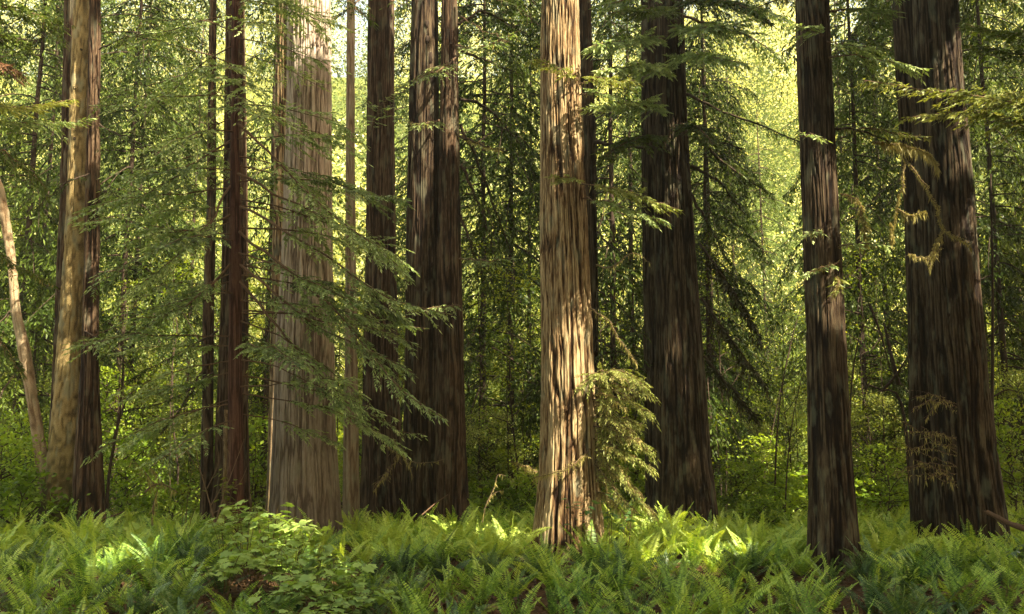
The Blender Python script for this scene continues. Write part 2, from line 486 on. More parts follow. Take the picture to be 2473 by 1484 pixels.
# ------------------------------------------------------------------ broad-leaved crowns
def leaf_quads(geo, C, rng, size, tilt=.7, tint=None):
    n = len(C)
    nrm = norm(np.array([0, 0, 1.]) + rng.normal(0, tilt, (n, 3)))
    a = norm(np.cross(nrm, rng.normal(0, 1, (n, 3))))
    b = np.cross(nrm, a)
    s = size * rng.uniform(.6, 1.35, n)[:, None]
    P = np.stack([C - a * s * .55, C + b * s * .36, C + a * s * .6, C - b * s * .36], 1)
    geo.quads(P, tint)

def broad_crown(h0, h1, rad, ncl, per, rng, size=.1, spread=.45, trunk_r=.07, top=None, limb=True):
    leaf, wood = Geo(), Geo()
    top = top or h1 * .9
    n = 9
    tp = np.stack([np.cumsum(rng.normal(0, .10, n)), np.cumsum(rng.normal(0, .10, n)), np.linspace(-.2, top, n)], -1)
    tp[0, :2] = 0
    wood.tube(tp, np.linspace(trunk_r, trunk_r * .25, n), 7)
    for k in range(ncl):
        u = rng.random() ** .8
        h = h0 + (h1 - h0) * u
        az = rng.uniform(0, 2 * PI)
        rr = rad * math.sqrt(rng.random()) * (math.sin(PI * min(.97, .2 + .75 * u)) ** .6)
        bh = max(.4, h - rr * rng.uniform(.2, .7)); bh = min(bh, top)
        b = np.array([np.interp(bh, tp[:, 2], tp[:, j]) for j in range(3)])
        c = np.array([b[0] + rr * math.cos(az), b[1] + rr * math.sin(az), h])
        if limb and k % 2 == 0:
            m = (b + c) / 2 + np.array([0, 0, .15 * rr]) + rng.normal(0, .08, 3)
            wood.tube(np.array([b, (b + m) / 2 + rng.normal(0, .05, 3), m, (c + m) / 2, c]), np.linspace(.012 + .010 * rr, .006, 5), 4)
        sp = spread * rng.uniform(.6, 1.3)
        C = c + rng.normal(0, 1, (per, 3)) * np.array([sp, sp, sp * .42])
        leaf_quads(leaf, C, rng, size, .65, .5 + rng.normal(0, .20) + rng.normal(0, .05, per) + .25 * (u - .5))
    return leaf, wood

# ================================================================== GROUND
def hgt(x, y):
    x = np.asarray(x, float); y = np.asarray(y, float)
    base = .10 * np.sin(x * .35 + 1) * np.sin(y * .27) + .06 * np.sin(x * .9 + y * .7)
    q = np.clip((y - 11) / 13., 0, 1)
    base = base + .5 * q * q * (3 - 2 * q)
    t = np.clip((y - 58) / 95., 0, 1)
    return base + 60 * t * t * (3 - 2 * t)

def sheet(name, x0, x1, y0, y1, nx, ny, mat, dz=0.):
    X, Y = np.meshgrid(np.linspace(x0, x1, nx), np.linspace(y0, y1, ny))
    V = np.stack([X, Y, hgt(X, Y) + dz], -1).reshape(-1, 3)
    i = np.arange(ny - 1)[:, None] * nx; j = np.arange(nx - 1)[None]
    Q = np.stack([i + j, i + j + 1, i + nx + j + 1, i + nx + j], -1).reshape(-1, 4)
    g = Geo(); g.mesh(V, Q)
    return tag(link(name, g.data(name, mat, True)), kind='structure')
sheet('ground', -110, 110, -60, 58, 160, 130, M['soil'])
sheet('hill', -110, 110, 58, 190, 100, 60, M['hill_cover'])

# ================================================================== WHERE GAPS ARE CUT FOR THE SUN
SHAFTS = [  # (px, py, Y, radius): gaps cut in the foliage to let sun onto chosen spots
    (1355, 170, 23.3, .75), (1365, 270, 23.3, .55), (1390, 400, 23.3, .05), (1370, 800, 23.2, .4), (1380, 900, 23.2, .55), (1375, 1000, 23.2, .5), (1400, 1090, 23.2, .45), (1350, 1200, 23.1, .40), (1400, 1250, 23.1, .3),
    (1500, 930, 23., 1.), (1540, 1020, 23., 1.), (1540, 1120, 22.9, .9), (1520, 1220, 22.8, .45), (1430, 200, 22.6, .6), (1600, 505, 22.3, .3),
    (2160, 220, 19.4, 1.), (2290, 230, 19.5, 1.), (2420, 250, 19.7, 1.), (2190, 530, 22.4, .8), (2270, 600, 22.4, .7), (2300, 545, 22.5, .3), (2190, 340, 22.4, .25),
    (2322, 150, 23.6, .5), (2335, 350, 23.6, .45), (2350, 550, 23.6, .4), (2360, 700, 23.6, .2), (2215, 60, 23.2, .35),
    (200, 180, 26, .35), (192, 300, 26, .35), (185, 420, 26, .35), (182, 690, 26, .3), (165, 860, 26, .25), (8, 540, 27, .3), (35, 720, 27, .25), (50, 820, 27, .1), (140, 265, 24.6, .8), (60, 260, 24.4, .6),
    (1086, 190, 27.6, .1), (665, 900, 29.7, .35), (660, 1050, 29.7, .35), (658, 1180, 29.7, .3), 
    (1840, 1000, 37, 2.8), (1890, 820, 40, 2.6), (1760, 1020, 33, 1.8), (2105, 1050, 31, 1.4), (1240, 1010, 33, 1.4), (1200, 800, 38, 1.4), (280, 1000, 33, 1.4), (450, 1080, 33, 1.4), (330, 980, 36, 2.6), (420, 800, 40, 2.6), (1200, 900, 36, 1.1), (620, 1000, 33, .9), (2110, 950, 33, 1.), (2440, 1000, 33, 1.), (60, 1000, 34, 1.2), (1780, 1120, 33, 1.2),
    (745, 60, 25.4, .5), (1200, 1165, 24, .3), (1720, 1290, 21.5, .7), (840, 1285, 20, .6), (360, 1280, 19, .6), (1650, 1290, 21, .4), (2140, 600, 20.8, .3), (1210, 90, 24, .5), (20, 130, 21.4, .5), (700, 1270, 19, .5)]
sh_o = np.array([at(a, b, c) for a, b, c, r in SHAFTS]); sh_r = np.array([s[3] for s in SHAFTS])
def open_to_sun(C, k=1., extra=.25, tmin=0., leak=.01):
    """True where a leaf would stand in one of the sun's ways through the canopy"""
    m = np.zeros(len(C), bool)
    for o, r in zip(sh_o, sh_r):
        d = C - o
        t = d @ SUN
        m |= (np.linalg.norm(d - t[:, None] * SUN, axis=1) < r * k + extra) & (t > tmin)
    return m & (R.random(len(C)) > leak)
def thin_out(g):
    """cuts needles away to let the chosen sun shafts through"""
    for i in range(len(g.Q)):
        if len(g.Q[i]) == 0: continue
    V, Q, T_, t = g.arrays()
    if len(Q) == 0: return g
    P = V[Q]
    k = ~open_to_sun(P.mean(1), .75, 0., 1.6, .5)
    o = Geo(); o.quads(P[k], t[Q[k][:, 0]]); return o

# ================================================================== BIG TREES
def big_tree(name, label, cat, trunks, group=None):
    """trunks: list of (profile, Y, material, options)"""
    gs = [trunk_geo(p, Y, **o) for p, Y, m, o in trunks]
    t = thing(name, (float(gs[0].cx(0.)), trunks[0][1], 0), label, cat, group)
    obs = []
    for g, (p, Y, m, o) in zip(gs, trunks):
        obs.append(part('trunk', g, m, t, True))
    t_ = dict(root=t, geo=gs, trunks=obs)
    return t_

def bough(tree, pxs, width, leaf_mat_=None, wood='twig', r0=.045, dens=1., moss=0, moss_mat='moss', tw=.15, tww=.04, start=.15, moss_len=(.08, .3), prob=1., tint0=.5, droop=.25, wname='branch', side_wood=.006):
    """a limb given by places on the photograph: branch > needles, moss"""
    Ys = [p[2] for p in pxs]
    P = np.array([at(*p) for p in pxs])
    P2, L = resample(P, 14)
    if len(P) > 2:                       # soften the corners
        for _ in range(2): P2[1:-1] = (P2[:-2] + 2 * P2[1:-1] + P2[2:]) / 4
    P2[1:] += R.normal(0, .02, (13, 3))
    w = Geo(); w.tube(P2, np.linspace(r0, max(.007, r0 * .25), 14), 6)
    lf = Geo()
    if leaf_mat_:
        foliate(lf, w, P2, width, R, start=start, gap=.11 / dens, tw=tw * 1.0, tww=tww * .85, tgap=.024 / dens, prob=prob, tint0=tint0, droop=droop, wood_r=side_wood)
    b = part(wname, w, M[wood], tree['root'], True)
    if leaf_mat_: part('needles', thin_out(lf), M[leaf_mat_], b, root=tree['root'])
    if moss:
        mg = Geo(); hang_moss(mg, P2, R, moss * 4, moss_len, .018)
        n2 = moss * 9                     # a fuzzy coat along the limb
        q = R.random(n2) * .95; s = np.linspace(0, 1, 14)
        B = np.stack([np.interp(q, s, P2[:, k]) for k in range(3)], -1) + R.normal(0, r0 * .5, (n2, 3))
        strips(B, norm(R.normal(0, 1, (n2, 3)) - np.array([0, 0, .5])), R.uniform(.03, .075, n2), .016, R, 1.5, .55 + R.normal(0, .15, n2), mg)
        part('moss', mg, M[moss_mat], b, root=tree['root'])['kind'] = 'stuff'
    return P2

MB = M
T = {}
T['leanA'] = big_tree('leaning_tree', 'slender pale bare trunk leaning at the far left, beside the mossy spruce', 'tree',
    [({300: (-66, -50), 454: (-14, 9), 505: (-4, 20), 626: (18, 38), 749: (27, 49), 852: (45, 75), 954: (63, 90), 1092: (83, 113), 1260: (104, 142)}, 27.2, M['pale_wood'],
      dict(amp=.025, cell=.10, nz=130, top=20, long=.25))])
T['redL'] = big_tree('redwood_tree', 'narrow dark red redwood trunk showing just left of the mossy spruce', 'redwood',
    [({0: (157, 200), 200: (152, 200), 500: (146, 196), 750: (135, 190), 900: (129, 187), 1100: (118, 180), 1250: (108, 176)}, 27.4, M['red_bark'], dict(amp=.05, lobes=.12))])
T['spruce'] = big_tree('spruce_tree', 'yellowish scaly spruce trunk with mossy foot between two red trunks', 'spruce',
    [({0: (180, 221), 200: (172, 219), 500: (162, 213), 750: (147, 207), 1000: (127, 197), 1150: (112, 196), 1250: (95, 200)}, 26.3, M['spruce_bark'], dict(amp=.035, cell=.11, long=.22, lobes=.05))])
T['redR'] = big_tree('redwood_tree', 'dark red redwood trunk pressed against the right side of the mossy spruce', 'redwood',
    [({0: (216, 243), 200: (212, 241), 500: (207, 239), 750: (202, 238), 1000: (190, 240), 1250: (172, 250)}, 25.8, M['red_bark'], dict(amp=.04, lobes=.14))])
T['slimL'] = big_tree('redwood_tree', 'slim straight brown trunk left of the young feathery redwood', 'redwood',
    [({0: (506, 523), 500: (499, 521), 750: (490, 517), 1000: (487, 515), 1250: (483, 516)}, 28.5, M['red_bark'], dict(amp=.02, cell=.08))])
T['thickL'] = big_tree('redwood_tree', 'dark furrowed redwood trunk directly behind the young feathery redwood', 'redwood',
    [({0: (546, 590), 400: (541, 596), 750: (535, 598), 1000: (525, 598), 1150: (520, 599), 1250: (510, 602)}, 28.6, M['red_bark'], dict(amp=.05, lobes=.14))])
T['young'] = big_tree('young_redwood', 'young redwood with thin reddish stem and wide feathery grey green boughs', 'redwood',
    [({0: (560, 575), 300: (557, 577), 600: (554, 582), 900: (552, 585), 1290: (548, 592)}, 23.6, M['young_bark'], dict(amp=.008, cell=.05, top=22))])
T['behindPale'] = big_tree('redwood_tree', 'brown redwood peeking out behind the left edge of the broad pale redwood', 'redwood',
    [({0: (668, 712), 400: (663, 712), 850: (653, 705), 1100: (648, 702), 1250: (642, 700)}, 30.5, M['sun_bark'], dict(amp=.05, lobes=.1))])
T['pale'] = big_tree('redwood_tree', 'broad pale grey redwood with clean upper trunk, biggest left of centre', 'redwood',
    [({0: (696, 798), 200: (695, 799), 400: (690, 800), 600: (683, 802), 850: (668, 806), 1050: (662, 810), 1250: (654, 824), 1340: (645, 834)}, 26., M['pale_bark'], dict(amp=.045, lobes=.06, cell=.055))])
T['thinGrey'] = big_tree('redwood_tree', 'thin straight grey trunk between the broad pale and brown redwoods', 'redwood',
    [({0: (838, 857), 400: (835, 857), 800: (833, 862), 1250: (827, 869)}, 28.5, M['grey_bark'], dict(amp=.015, cell=.06))])
T['brown'] = big_tree('redwood_tree', 'brown redwood with a sunlit patch, standing right of the thin grey trunk', 'redwood',
    [({0: (889, 951), 300: (886, 952), 600: (883, 955), 900: (877, 962), 1100: (874, 968), 1260: (866, 984)}, 30., M['red_bark'], dict(amp=.04, lobes=.08))])
T['twin'] = big_tree('twin_redwood', 'twin redwood, two brown trunks fused side by side near the centre', 'redwood',
    [({0: (994, 1058), 300: (987, 1060), 600: (981, 1063), 900: (978, 1067), 1255: (968, 1076)}, 28.2, M['dark_bark'], dict(amp=.045, lobes=.08)),
     ({0: (1066, 1106), 300: (1062, 1108), 600: (1055, 1113), 900: (1054, 1119), 1255: (1048, 1132)}, 27.9, M['red_bark'], dict(amp=.045, lobes=.08))])
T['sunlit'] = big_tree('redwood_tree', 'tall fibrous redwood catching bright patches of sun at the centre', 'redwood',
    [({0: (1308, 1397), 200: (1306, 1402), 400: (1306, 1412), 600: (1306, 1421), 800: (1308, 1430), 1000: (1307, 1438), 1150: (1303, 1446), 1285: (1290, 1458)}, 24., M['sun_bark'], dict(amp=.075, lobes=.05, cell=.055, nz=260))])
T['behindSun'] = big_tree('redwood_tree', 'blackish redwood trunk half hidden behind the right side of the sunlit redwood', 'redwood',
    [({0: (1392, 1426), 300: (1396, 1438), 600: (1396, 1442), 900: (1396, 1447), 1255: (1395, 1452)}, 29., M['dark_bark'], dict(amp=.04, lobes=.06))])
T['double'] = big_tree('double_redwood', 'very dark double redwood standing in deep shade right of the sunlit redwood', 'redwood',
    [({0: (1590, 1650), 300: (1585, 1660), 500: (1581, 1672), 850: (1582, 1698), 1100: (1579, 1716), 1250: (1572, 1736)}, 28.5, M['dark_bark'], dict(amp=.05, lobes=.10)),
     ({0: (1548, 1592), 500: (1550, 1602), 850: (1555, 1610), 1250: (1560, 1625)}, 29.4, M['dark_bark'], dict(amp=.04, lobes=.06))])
T['straight'] = big_tree('redwood_tree', 'straight dark red brown redwood, second large trunk from the right', 'redwood',
    [({0: (1922, 2000), 200: (1927, 2008), 400: (1934, 2018), 650: (1943, 2032), 900: (1950, 2045), 1100: (1953, 2056), 1300: (1953, 2072), 1340: (1951, 2078)}, 21.5, M['dark_bark'], dict(amp=.035, cell=.055, lobes=.04, nz=240))])
T['massive'] = big_tree('massive_redwood', 'massive deeply ridged double trunked redwood near the right edge', 'redwood',
    [({0: (2206, 2308), 200: (2216, 2322), 400: (2229, 2340), 650: (2236, 2358), 900: (2243, 2376), 1100: (2251, 2396), 1290: (2257, 2420)}, 24., M['dark_bark'], dict(amp=.055, lobes=.24, cell=.065, nz=240)),
     ({0: (2157, 2228), 200: (2168, 2242), 500: (2186, 2262), 800: (2194, 2280), 1290: (2203, 2302)}, 24.7, M['dark_bark'], dict(amp=.05, lobes=.08, cell=.065))])

# dark scars and knot holes
def knot(tree, px, py, w, h, ti=0, mat='dark_wood'):
    g0 = tree['geo'][ti]
    p = at(px, py, g0.Y)
    z = p[2]; c = float(g0.cx(z)); r = float(g0.rad(z))
    dx = p[0] - c
    y = g0.Y - math.sqrt(max(.01, r * r - dx * dx))
    p = at(px, py, y)
    sc = y / FPX
    g = Geo()
    a = np.arange(14) * 2 * PI / 14
    rr = 1 + R.normal(0, .15, 14)
    n = np.array([p[0] - c, y - g0.Y, 0]); n /= np.linalg.norm(n); sd = np.array([-n[1], n[0], 0])
    rim = p + n * .0 + (np.cos(a) * rr * w * sc / 2)[:, None] * sd + (np.sin(a) * rr * h * sc / 2)[:, None] * np.array([0, 0, 1.])
    inn = p + n * .035 + (np.cos(a) * rr * w * sc / 2 * .75)[:, None] * sd + (np.sin(a) * rr * h * sc / 2 * .75)[:, None] * np.array([0, 0, 1.])
    pit = p + n * .012
    V = np.concatenate([rim - n * .05, inn, [pit]])
    k = np.arange(14); k2 = (k + 1) % 14
    g.mesh(V, np.stack([k, k2, k2 + 14, k + 14], -1), np.stack([k + 14, k2 + 14, np.full(14, 28)], -1), .2)
    part('knot', g, M[mat], tree['root'])
for px, py, w, h in ((1031, 58, 12, 26), (1033, 96, 14, 26), (1040, 140, 12, 40), (1010, 530, 8, 12), (1044, 640, 8, 14), (1030, 700, 7, 9)): knot(T['twin'], px, py, w, h)
for px, py, w, h in ((183, 213, 15, 9), (181, 336, 9, 12), (196, 120, 6, 6)): knot(T['spruce'], px, py, w, h)
for px, py, w, h in ((2248, 98, 9, 12), (2290, 760, 8, 9)): knot(T['massive'], px, py, w, h)

# pale dead strips of sapwood
def slab(tree, px0, px1, py0, py1, Yf, mat, n=24):
    g = Geo()
    py = np.linspace(py0, py1, n)
    A = np.array([at(px0(q) + R.normal(0, .8), q, Yf) for q in py]); B = np.array([at(px1(q) + R.normal(0, .8), q, Yf) for q in py])
    back = np.array([0, .22, 0])
    front = np.array([0, -.03, 0])
    mid = (A + B) / 2 + front
    V = np.concatenate([A + back, A, mid, B, B + back])
    i = np.arange(n - 1)
    Q = np.concatenate([np.stack([i + k * n, i + 1 + k * n, i + 1 + (k + 1) * n, i + (k + 1) * n], -1) for k in range(4)])
    g.mesh(V, Q, tint=.4 + R.normal(0, .15, 5 * n))
    part('bark_slab', g, M[mat], tree['root'], True)
slab(T['behindPale'], lambda q: 663 - .045 * (q - 800), lambda q: 677 - .048 * (q - 800), 770, 1262, 29.75, 'pale_wood')
slab(T['thickL'], lambda q: 541 - .02 * (q - 1000), lambda q: 548 - .03 * (q - 1000), 990, 1262, 28.0, 'pale_wood')

# ------------------------------------------------------------------ the feathery young redwood
yg = T['young']
def radial_bough(tree, z, az, L, e0, drp, width, mat, dens=1., ti=0, tint0=.5, bare=.0, moss=0, tw=.13, tww=.026, r0=None):
    g0 = tree['geo'][ti]
    c = np.array([float(g0.cx(z)), g0.Y, z])
    d = np.array([math.cos(az), math.sin(az), e0])
    P = curve(c, d, L, drp, n=10, wig=.055)
    w = Geo(); w.tube(P, np.linspace(r0 or (.008 + .0035 * L), .005, 10), 5)
    lf = Geo()
    foliate(lf, w, P, width, R, start=bare, gap=.09 / dens, tw=tw * 1.05, tww=tww * 1.35, tgap=.018 / dens, prob=.82, tint0=tint0 + R.normal(0, .08), droop=.18, wood_r=.004)
    b = part('branch', w, M['twig'], tree['root'], True)
    part('needles', thin_out(lf), M[mat], b, root=tree['root'])
    if moss:
        mg = Geo(); hang_moss(mg, P, R, moss, (.06, .25), .02); part('moss', mg, M['moss'], b, root=tree['root'])['kind'] = 'stuff'
nb = 76
for k in range(nb):
    u = (k + R.random()) / nb
    z = 3.6 + 12.4 * u
    # boughs leave all round, a little more of them to the two sides
    side = R.random()
    if side < .42: az = PI + R.normal(0, .55)
    elif side < .80: az = R.normal(0, .55)
    else: az = -PI / 2 + R.normal(0, .7)
    right = math.cos(az) > .3
    L = R.uniform(2.4, 3.9) if not right else R.uniform(2.2, 3.6) + (1.2 if 4. < z < 10 else 0)
    L *= (.8 if z > 13 else 1) * (.75 if z < 3.6 else 1)
    radial_bough(yg, z, az, L, R.normal(-.12, .14), R.uniform(.02, .26), R.uniform(.6, 1.35), 'needle', dens=R.uniform(.6, 1.1), bare=R.uniform(.1, .4), tint0=R.uniform(.4, .65), moss=8 if R.random() < .25 else 0)
# long boughs seen in front of the broad pale trunk
for pxs, wd in (([(575, 300, 23.4), (660, 380, 22.6), (760, 480, 22), (860, 570, 21.6), (960, 620, 21.4)], 1.1),
                ([(575, 420, 23.4), (680, 480, 22.8), (800, 530, 22.2), (900, 590, 22), (985, 665, 21.8)], 1.1),
                ([(578, 560, 23.4), (680, 640, 22.6), (790, 730, 22), (900, 860, 21.6), (1010, 990, 21.2), (1080, 1012, 21.)], .85),
                ([(580, 640, 23.4), (640, 690, 22.6), (760, 790, 22.2), (900, 850, 22), (1000, 900, 21.8)], .8),
                ([(580, 500, 23.4), (700, 560, 22.4), (820, 640, 22), (940, 730, 21.6), (1090, 760, 21.4)], .9),
                ([(580, 680, 23.4), (680, 800, 22.8), (820, 960, 22.4), (950, 1010, 22)], .6)):
    bough(yg, pxs, wd, 'needle', r0=.035, dens=1.05, start=.28, tint0=.5)
for pxs in ([(557, 340, 23.5), (480, 390, 22.8), (390, 450, 22.4), (290, 500, 22)], [(556, 450, 23.5), (500, 560, 22.8), (400, 640, 22.4), (280, 730, 22)],
            [(556, 520, 23.5), (470, 560, 22.6), (380, 560, 22.), (300, 590, 21.8)], [(555, 640, 23.5), (500, 700, 22.6), (420, 760, 22), (330, 770, 21.8)]):
    bough(yg, pxs, .9, 'needle', r0=.03, dens=1., start=.2, tint0=.55)
# dark mossy lower limbs running down to the left
for pxs in ([(525, 800, 28), (440, 850, 27), (350, 900, 26.5), (265, 935, 26)], [(515, 900, 28), (430, 960, 27), (350, 985, 26.5), (270, 1000, 26.3)],
            [(500, 880, 28), (440, 980, 27), (380, 1060, 26.5), (320, 1110, 26.3)], [(520, 720, 28), (430, 740, 27), (330, 800, 26.5), (250, 820, 26)]):
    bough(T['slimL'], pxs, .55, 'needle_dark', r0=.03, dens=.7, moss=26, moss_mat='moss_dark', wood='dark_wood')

# ------------------------------------------------------------------ limbs of the other big trees
S_ = T['sunlit']
for pxs, wd, mt, ms in (
    ([(1425, 905, 23.6), (1490, 893, 23.2), (1540, 915, 22.9), (1568, 950, 22.8)], .55, 'needle_lit', 14),
    ([(1428, 930, 23.6), (1460, 905, 23.1), (1430, 900, 22.8), (1402, 935, 22.6)], .4, 'needle_lit', 8),
    ([(1430, 965, 23.6), (1500, 960, 23.1), (1550, 985, 22.9), (1572, 1005, 22.8)], .5, 'needle_lit', 14),
    ([(1432, 1010, 23.6), (1490, 1005, 23.1), (1550, 1025, 22.9)], .42, 'needle_lit', 22),
    ([(1433, 1030, 23.6), (1500, 1045, 23.1), (1560, 1080, 22.9), (1582, 1100, 22.8)], .45, 'needle_lit', 18),
    ([(1434, 1060, 23.6), (1490, 1080, 23.1), (1540, 1110, 22.9), (1585, 1135, 22.8)], .4, 'needle_lit', 26),
    ([(1436, 1090, 23.6), (1480, 1110, 23.1), (1520, 1170, 22.9), (1560, 1225, 22.8), (1592, 1250, 22.7)], .22, 'needle_lit', 70),
    ([(1436, 1120, 23.6), (1470, 1160, 23.2), (1510, 1215, 22.9), (1545, 1240, 22.8)], .18, 'needle_lit', 60)):
    bough(S_, pxs, wd * 1.25, mt, r0=.02, moss=ms, tint0=.65, droop=.35, start=.05, tw=.115, tww=.026, dens=1.9)
for k in range(20):
    y0 = 905 + 15.5 * k; e = R.uniform(70, 150) * (.75 + .25 * math.sin(k)); yy = R.uniform(22.5, 24.2)
    bough(S_, [(1436, y0, 23.8), (1436 + e * .5, y0 + R.uniform(-12, 30), (23.7 + yy) / 2), (1436 + e, y0 + R.uniform(0, 75), yy)], R.uniform(.2, .42), 'needle_lit' if k % 3 else 'moss', r0=.014, moss=18, tint0=R.uniform(.45, .75), droop=.5, start=.05, tw=.10, tww=.022, dens=1.5, prob=.8)
bough(S_, [(1425, 1085, 23.5), (1395, 1118, 22.9), (1350, 1140, 22.7), (1285, 1152, 22.6)], .35, 'moss', r0=.02, tint0=.35, tw=.10, tww=.014, moss=30)
bough(S_, [(1300, 1140, 23.7), (1270, 1125, 23.2), (1235, 1112, 23)], .3, 'moss', r0=.014, tint0=.3, tw=.09, tww=.012, moss=10)
for pxs, wd, mt in (([(1395, 195, 23.4), (1350, 165, 22.6), (1310, 150, 22.4), (1285, 148, 22.3)], .42, 'needle_lit'),
                    ([(1400, 205, 23.4), (1440, 185, 22.8), (1490, 200, 22.4), (1530, 195, 22.2)], .5, 'needle_lit'),
                    ([(1400, 230, 23.4), (1450, 222, 22.8), (1500, 240, 22.5)], .4, 'needle'),
                    ([(1402, 440, 23.5), (1370, 425, 22.8), (1330, 430, 22.5)], .35, 'needle_lit'),
                    ([(1405, 445, 23.5), (1470, 450, 22.8), (1550, 478, 22.5), (1640, 505, 22.2)], .55, 'needle_lit'),
                    ([(1408, 480, 23.5), (1470, 490, 22.8), (1540, 515, 22.5), (1620, 540, 22.3)], .45, 'needle')):
    bough(S_, pxs, wd * 1.15, mt, r0=.02, moss=8, tint0=.6, tw=.14, dens=1.5)
for pxs, ms in (([(1425, 745, 23.6), (1465, 765, 23.2), (1500, 830, 23), (1540, 880, 22.9)], 26), ([(1440, 640, 23.7), (1480, 650, 23.2), (1530, 600, 23), (1575, 640, 22.9)], 10)):
    bough(S_, pxs, 0, None, r0=.018, moss=ms, wood='dead_twig')
D_ = T['double']
for pxs, wd, mt in (([(1600, 95, 28.2), (1520, 95, 24.5), (1460, 105, 23.4), (1418, 115, 23)], .75, 'needle'),
                    ([(1625, 70, 28.2), (1700, 70, 24.5), (1770, 60, 23.4), (1820, 50, 23)], .7, 'needle'),
                    ([(1625, 140, 28.2), (1690, 130, 24.5), (1750, 140, 23.4), (1800, 155, 23)], .75, 'needle'),
                    ([(1610, 170, 28.2), (1560, 160, 24.8), (1500, 165, 23.6), (1450, 170, 23)], .7, 'needle'),
                    ([(1600, 270, 28.2), (1540, 250, 25), (1490, 250, 24), (1425, 262, 23.4)], .7, 'needle'),
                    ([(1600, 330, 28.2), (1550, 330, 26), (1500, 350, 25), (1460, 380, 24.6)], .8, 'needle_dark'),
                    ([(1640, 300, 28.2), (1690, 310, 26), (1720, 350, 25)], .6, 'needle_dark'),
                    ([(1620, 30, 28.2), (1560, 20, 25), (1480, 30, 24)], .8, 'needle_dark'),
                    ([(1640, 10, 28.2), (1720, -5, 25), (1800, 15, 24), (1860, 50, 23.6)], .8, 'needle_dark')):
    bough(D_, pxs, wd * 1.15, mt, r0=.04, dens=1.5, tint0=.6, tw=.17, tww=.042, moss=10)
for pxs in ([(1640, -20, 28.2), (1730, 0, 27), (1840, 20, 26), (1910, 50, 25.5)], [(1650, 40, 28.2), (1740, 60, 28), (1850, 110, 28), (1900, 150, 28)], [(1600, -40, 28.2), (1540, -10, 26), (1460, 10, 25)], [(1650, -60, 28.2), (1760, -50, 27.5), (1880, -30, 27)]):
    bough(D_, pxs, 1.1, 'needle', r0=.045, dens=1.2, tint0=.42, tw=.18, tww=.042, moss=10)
for pxs in ([(2000, 30, 21.8), (2060, 20, 22.5), (2150, 40, 23)], [(1995, -30, 21.8), (2080, -40, 22.5), (2170, -10, 23)], [(1930, -10, 21.8), (1880, 0, 22.5), (1820, 20, 23)], [(2300, -30, 24), (2380, -20, 23.5), (2460, 10, 23)]):
    bough(T['straight'], pxs, .8, 'needle', r0=.03, dens=1.2, tint0=.42, tw=.16, tww=.036, moss=10)
for pxs in ([(960, -30, 29.5), (985, 10, 28.6), (1000, 60, 28.2)], [(880, -20, 29.8), (850, 20, 29), (800, 50, 28.5)], [(800, -30, 26), (840, 0, 25.5), (880, 40, 25)], [(1110, 0, 27.6), (1180, -10, 27), (1260, 20, 26.5), (1300, 60, 26.2)], [(1110, 40, 27.6), (1160, 70, 27), (1230, 100, 26.5)]):
    bough(T['brown'] if pxs[0][0] in (960, 880) else T['twin'] if pxs[0][0] == 1110 else T['pale'], pxs, .9, 'needle_dark', r0=.03, dens=1., tw=.18, tww=.04, moss=6, moss_mat='moss_dark')
for pxs, wd in (([(1660, 228, 28), (1740, 268, 27), (1840, 305, 26.5), (1938, 345, 26.2)], .4), ([(1665, 310, 28), (1720, 340, 27.5), (1800, 360, 27)], .7),
                ([(1668, 400, 28), (1740, 440, 28), (1800, 520, 28.3)], .9), ([(1670, 470, 28), (1720, 560, 28), (1770, 650, 28.3)], .9),
                ([(1680, 330, 28), (1780, 420, 29), (1870, 470, 30)], .9)):
    bough(D_, pxs, wd, 'needle_dark', r0=.05, dens=.85, wood='dark_wood', tw=.18, tww=.035, droop=.6, moss=14, moss_mat='moss_dark')
for pxs in ([(1690, 590, 28), (1740, 660, 27.7), (1790, 730, 27.6), (1840, 830, 27.6)], [(1695, 720, 28), (1750, 800, 27.7), (1810, 880, 27.5), (1850, 930, 27.5)],
            [(1700, 860, 28), (1760, 930, 27.7), (1830, 1010, 27.5)]):
    bough(D_, pxs, .5, 'moss_dark', r0=.04, dens=.7, wood='dark_wood', tw=.25, tww=.09, droop=.9, moss=90, moss_mat='moss_dark', moss_len=(.15, .55))
bough(T['behindSun'], [(1436, 345, 28.6), (1500, 352, 28.2), (1560, 354, 28), (1612, 364, 27.8)], 0, None, r0=.07, wood='dark_wood', moss=12, moss_mat='moss_dark')
for pxs in ([(1438, 290, 28.7), (1480, 270, 28), (1540, 290, 27.6)], [(1440, 470, 28.7), (1490, 450, 28), (1530, 420, 27.6)], [(1442, 560, 28.7), (1480, 600, 28), (1540, 630, 27.6)],
            [(1442, 700, 28.7), (1490, 730, 28), (1540, 790, 27.6)], [(1442, 820, 28.7), (1490, 850, 28), (1550, 860, 27.6)]):
    bough(T['behindSun'], pxs, .85, 'needle_dark', r0=.03, dens=.9, wood='dark_wood', tw=.18, tww=.036, droop=.5)
X_ = T['straight']
